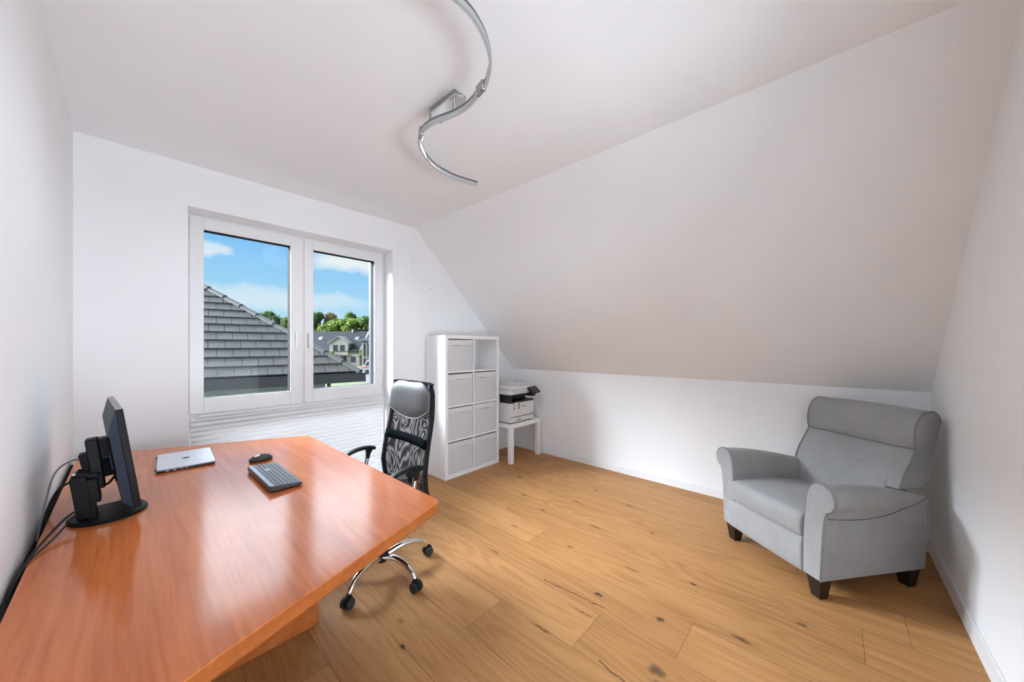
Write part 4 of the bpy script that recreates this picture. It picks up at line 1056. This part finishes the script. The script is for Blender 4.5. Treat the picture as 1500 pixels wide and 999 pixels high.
# white two-storey house at the right
W0 = Vector((29.7, 65.4, GZ)); wx = Vector((0.68, -0.73, 0)).normalized(); wb = Vector((0.73, 0.68, 0)).normalized()
wh = thing('white_house', W0 + wx * 4 + wb * 3, label='white two-storey house with tall narrow windows, right of the dormer house', cat='house')
def wp(s, d, z): return W0 + wx * s + wb * d + UP * z
bm = B(); prof = [(0, 0), (8, 0), (8, 5.2), (0, 5.2)]; loft(bm, [[wp(s, 0, z) for s, z in prof], [wp(s, 8, z) for s, z in prof]]); obj('walls', bm, M_render_w, wh, smooth=0)
bm = B(); prof = [(-0.5, 5.15), (4, 5.15), (8.5, 5.15), (8.5, 5.35), (4.5, 6.4), (-0.5, 5.35)]
loft(bm, [[wp(s, -0.5, z) for s, z in prof], [wp(s, 8.5, z) for s, z in prof]]); obj('roof', bm, M_panel_pv, wh, smooth=0)
for i in range(5):
    for z, h in ((2.3, 2.2), (0.5, 1.3)):
        f_, p_ = B(), B(); win_(f_, p_, wp(0.35 + i * 0.72, 0, z), wx, UP, 0.26, h, -wb); wn = obj('window', f_, M_winframe, wh, smooth=0); obj('pane', p_, M_darkwin, wn, smooth=0)

# van
van = thing('van', (24.3, 51.1, GZ), math.atan2(-0.73, 0.68), label='white delivery van with red stripe parked before the far houses', cat='van')
bm = B(); pf = [(-1.0, 0.35), (4.2, 0.35), (4.2, 2.25), (0.55, 2.25), (0.15, 2.1), (-0.45, 1.25), (-1.0, 1.05)]
loft(bm, [[(a, -0.9, z) for a, z in pf], [(a, 0.9, z) for a, z in pf]]); obj('body', bm, M_van, van, local=True, bevel=0.06)
bm = B(); loft(bm, [[(a, -0.93, z) for a, z in ((-0.30, 1.3), (0.75, 1.3), (0.75, 1.95), (0.15, 1.95))], [(a, 0.93, z) for a, z in ((-0.30, 1.3), (0.75, 1.3), (0.75, 1.95), (0.15, 1.95))]]); obj('cab_window', bm, M_darkwin, van, local=True)
bm = B(); box(bm, -0.9, 4.15, -0.925, 0.925, 1.02, 1.14); obj('stripe', bm, M_vanred, van, local=True)
bm = B()
for i in range(9): box(bm, 1.2 + i * 0.3, 1.42 + i * 0.3, -0.925, -0.9, 1.55, 1.80)
obj('side_marking', bm, M_vanblue, van, local=True)
for a in (0.1, 3.3):
    for s in (-0.8, 0.8):
        bm = B(); cyl(bm, (a, s - 0.12, 0.34), (a, s + 0.12, 0.34), 0.34, 20); obj('wheel', bm, M_rubber, van, local=True)

# trees
def tree(x, y, h, r, m, label, seed, blobs=7, leaves=900, low=0.25, z0=GZ, cat='tree', size=0.42, group='trees behind the far houses'):
    q = random.Random(seed); blobs = max(blobs, 9); t = thing('tree' if cat == 'tree' else 'bush', (x, y, z0), label=label, cat=cat, group=group)
    bm = B(); tube(bm, [(x, y, z0), (x + 0.1, y, z0 + h * 0.45), (x, y + 0.1, z0 + h * 0.8)], [0.035 * h * 0.6, 0.025 * h * 0.6, 0.06], 8); obj('trunk', bm, M_bark, t)
    bm = B(); cs = []
    for b in range(blobs):
        a = q.uniform(0, 6.28); rr_ = q.uniform(0.1, 0.62) * r; f = q.random()
        zc = z0 + h * (low + 0.15) + f * h * (0.72 - low); s = r * (0.62 - 0.28 * f) * q.uniform(0.8, 1.15)
        cs.append((Vector((x + math.cos(a) * rr_ * (1 - 0.4 * f), y + math.sin(a) * rr_ * (1 - 0.4 * f), min(zc, z0 + h - s * 0.9))), s))
    for c, s in cs:
        ico = bmesh.ops.create_icosphere(bm, subdivisions=2, radius=s * 0.82)
        for v in ico['verts']:
            v.co *= 1 + 0.22 * noise.noise(v.co * (1.6 / s) + c); v.co += c
    for i in range(leaves):
        c, s = cs[q.randrange(len(cs))]
        d = Vector((q.gauss(0, 1), q.gauss(0, 1), q.gauss(0.25, 1))).normalized(); p = c + d * s * q.uniform(0.78, 1.06)
        u = Vector((q.gauss(0, 1), q.gauss(0, 1), q.gauss(0, 1))).normalized(); w = d.cross(u)
        w = (w.normalized() if w.length > 1e-3 else u) * size * q.uniform(0.5, 1.1); u = (u + d * 0.4).normalized() * size * q.uniform(0.5, 1.1)
        bm.faces.new([bm.verts.new(k) for k in (p - u - w * 0.3, p + w, p + u + w * 0.2, p - w * 0.8)])
    obj('crown', bm, M_leaf[m], t, smooth=0)
TREES = [(25.6, 113.0, 14.6, 4.2, 2, 'dark green tree showing above the hip roof in the left pane'), (29.3, 109.5, 12.6, 3.6, 0, 'pale green tree beside the dark tree in the left pane'),
         (34.2, 103.4, 14.4, 3.4, 2, 'dark tree nearest the window mullion in the right pane'), (36.4, 99.0, 12.6, 4.2, 0, 'bright yellow-green tree above the left part of the grey roof'),
         (38.6, 102.5, 14.6, 3.4, 3, 'brownish tree crown behind the bright trees'), (39.6, 95.0, 12.8, 4.2, 0, 'bright green tree above the roof ridge beside the brownish one'),
         (41.8, 100.5, 15.0, 3.8, 1, 'tallest green tree behind the ridge end'), (42.6, 92.0, 12.6, 4.0, 1, 'rounded tree right of the grey roof gable'), (44.9, 90.0, 13.4, 3.6, 0, 'light green tree above the white house at the window edge'),
         (43.0, 82.0, 9.6, 2.8, 2, 'dark low tree in the gap between the two far houses')]
for i, (x, y, h, r, m, lb) in enumerate(TREES): tree(x, y, h, r, m, lb, 20 + i)
tree(6.75, 13.9, 3.0, 0.75, 0, 'small green bush at the gutter end of the bungalow', 77, 6, 420, 0.1, GZ, 'bush', 0.10, 'bushes by the houses')
tree(33.4, 73.9, 3.9, 0.7, 0, 'young yellow-green tree at the corner of the cream house', 78, 5, 160, 0.35, GZ, 'tree', 0.22)
tree(29.2, 78.5, 3.6, 0.8, 0, 'young yellow-green tree left of the gabled dormer', 79, 5, 160, 0.35, GZ, 'tree', 0.22)

# ------------------------------------------------------------------ sky
w = bpy.data.worlds.new('sky'); S.world = w; w.use_nodes = True
nt = NT(w.node_tree); bg = nt.n['Background']
d = nt.coord('Generated'); d = nt.vmath('NORMALIZE', d)
dx, dy, dz = nt.sep(d)
blue = nt.ramp(dz, [(0.0, (0.54, 0.75, 0.88)), (0.10, (0.38, 0.66, 0.87)), (0.26, (0.20, 0.50, 0.87))])
dn = nt.vmath('ADD', d, nt.scale(nt.vmath('SUBTRACT', nt.noise(d, 9, 5, 0.6, out=1), (0.5, 0.5, 0.5)), (0.10, 0.10, 0.07)))
CL = [(0.162, 1.30, 0.273, 0.030, 0.016, 0.75), (0.222, 1.24, 0.138, 0.26, 0.030, 0.6), (0.436, 1.006, 0.243, 0.10, 0.028, 1.0), (0.377, 1.071, 0.258, 0.05, 0.022, 0.5), (0.384, 1.063, 0.128, 0.10, 0.018, 0.5), (0.115, 1.35, 0.262, 0.025, 0.016, 0.45)]
cl = None
for x, y, z, a, b, s in CL:
    v = Vector((x, y, z)).normalized()
    e = nt.vmath('SUBTRACT', dn, tuple(v)); ex, ey, ez = nt.sep(e)
    h2 = nt.math('ADD', nt.math('MULTIPLY', ex, ex), nt.math('MULTIPLY', ey, ey))
    r2 = nt.math('ADD', nt.math('MULTIPLY', h2, 1 / a ** 2), nt.math('MULTIPLY', nt.math('MULTIPLY', ez, ez), 1 / b ** 2))
    k = nt.math('MULTIPLY', nt.math('SUBTRACT', 1.25, r2, clamp=True), s)
    cl = k if cl is None else nt.math('MAXIMUM', cl, k)
cn = nt.noise(nt.scale(d, (1, 1, 3.0)), 3.2, 6, 0.6)
cl = nt.math('MAXIMUM', cl, nt.ramp(cn, [(0.60, 0.0), (0.78, 0.45)]))
low = nt.mix(cl, blue, (0.78, 0.83, 0.87))
# sky band above the view, shaped to light the room, brightest at the left
HI = 76; BACK_FILL = 72; RAIL_FILL = 30; RW = 0.058; AMB = 0.5
band = nt.math('MULTIPLY', nt.ramp(dz, [(0.27, 0.0), (0.36, 1.0)]), nt.ramp(dz, [(0.58, 1.0), (0.68, 0.0)]))
side = nt.ramp(dy, [(0.16, 0.0), (0.42, 1.0)])
leftw = nt.math('ADD', nt.ramp(nt.math('ADD', nt.math('MULTIPLY', dx, 0.5), 0.5), [(0.46, 1.0), (0.54, RW)]), nt.math('MULTIPLY', nt.math('MAXIMUM', nt.math('SUBTRACT', -0.1, dx), 0.0), 0.5))
hi = nt.math('MULTIPLY', nt.math('MULTIPLY', nt.math('MULTIPLY', band, side), leftw), HI)
hi = nt.math('MULTIPLY', hi, nt.math('ADD', 0.75, nt.math('MULTIPLY', nt.noise(d, 2.5, 4), 0.5)))
hi = nt.math('ADD', hi, AMB)
hic = nt.new('ShaderNodeCombineColor'); nt.put(hic.inputs[0], nt.math('MULTIPLY', hi, 0.90)); nt.put(hic.inputs[1], nt.math('MULTIPLY', hi, 0.99)); nt.put(hic.inputs[2], nt.math('MULTIPLY', hi, 1.12))
f = nt.ramp(dz, [(0.27, 0.0), (0.34, 1.0)])
nt.put(bg.inputs[0], nt.mix(f, low, hic.outputs[0])); bg.inputs[1].default_value = 1.0

sun = bpy.data.lights.new('sun', 'SUN'); sun.energy = 1.1; sun.angle = R(3); sun.color = (1.0, 0.95, 0.86)
so = bpy.data.objects.new('sun', sun); COL.objects.link(so)
so.rotation_euler = Vector((0.35, 0.75, -0.62)).to_track_quat('-Z', 'Y').to_euler()

# fill light added behind the camera, shining in through the added opening
hl = bpy.data.lights.new('fill_lamp', 'AREA'); hl.shape = 'RECTANGLE'; hl.size = 1.7; hl.size_y = 0.9; hl.energy = BACK_FILL; hl.color = (0.825, 0.945, 1.075)
ho = bpy.data.objects.new('fill_lamp', hl); COL.objects.link(ho); ho.location = (1.0, -2.2, 0.60); ho.rotation_euler = Vector((-0.05, 1, 0.25)).to_track_quat('-Z', 'Y').to_euler()
# fill light added under the unlit ceiling rails, one soft spot each
for i, (x, y) in enumerate(((1.20, 1.78), (1.05, 1.40), (0.90, 1.00))):
    ll = bpy.data.lights.new('rail_fill_light', 'SPOT'); ll.energy = RAIL_FILL * (0.70, 0.25, 0.05)[i]; ll.spot_size = R(178); ll.spot_blend = 0.5; ll.shadow_soft_size = 0.12; ll.color = (0.84, 0.95, 1.075)
    lo = bpy.data.objects.new('rail_fill_light', ll); COL.objects.link(lo); lo.location = (x, y, lz - 0.03)
# light portal in the window opening: guides the sampling of daylight, gives none itself
pt = bpy.data.lights.new('window_portal', 'AREA'); pt.shape = 'RECTANGLE'; pt.size = WX1 - WX0; pt.size_y = 2.27
pt.cycles.is_portal = True
po = bpy.data.objects.new('window_portal', pt); COL.objects.link(po); po.location = ((WX0 + WX1) / 2, YF + 0.10, 1.165); po.rotation_euler = (R(-90), 0, 0)

# ------------------------------------------------------------------ camera
cam = bpy.data.cameras.new('camera'); co = bpy.data.objects.new('camera', cam); COL.objects.link(co)
cam.sensor_width = 36; cam.lens = 511.0 / 1500 * 36; cam.shift_y = 8.0 / 1500; cam.clip_start = 0.02; cam.clip_end = 500
co.location = (0, 0, 1.35); co.rotation_euler = (R(90), 0, math.atan2(465.0, 511.0) - R(90))
S.camera = co
S.view_settings.view_transform = 'Standard'; S.view_settings.look = 'None'; S.view_settings.gamma = 1.0; S.view_settings.use_curve_mapping = False
S.view_settings.exposure = 0.14
S.cycles.use_denoising = True
S.cycles.max_bounces = 16; S.cycles.diffuse_bounces = 10; S.cycles.glossy_bounces = 6; S.cycles.transparent_max_bounces = 16; S.cycles.transmission_bounces = 8
S.cycles.sample_clamp_indirect = 6.0
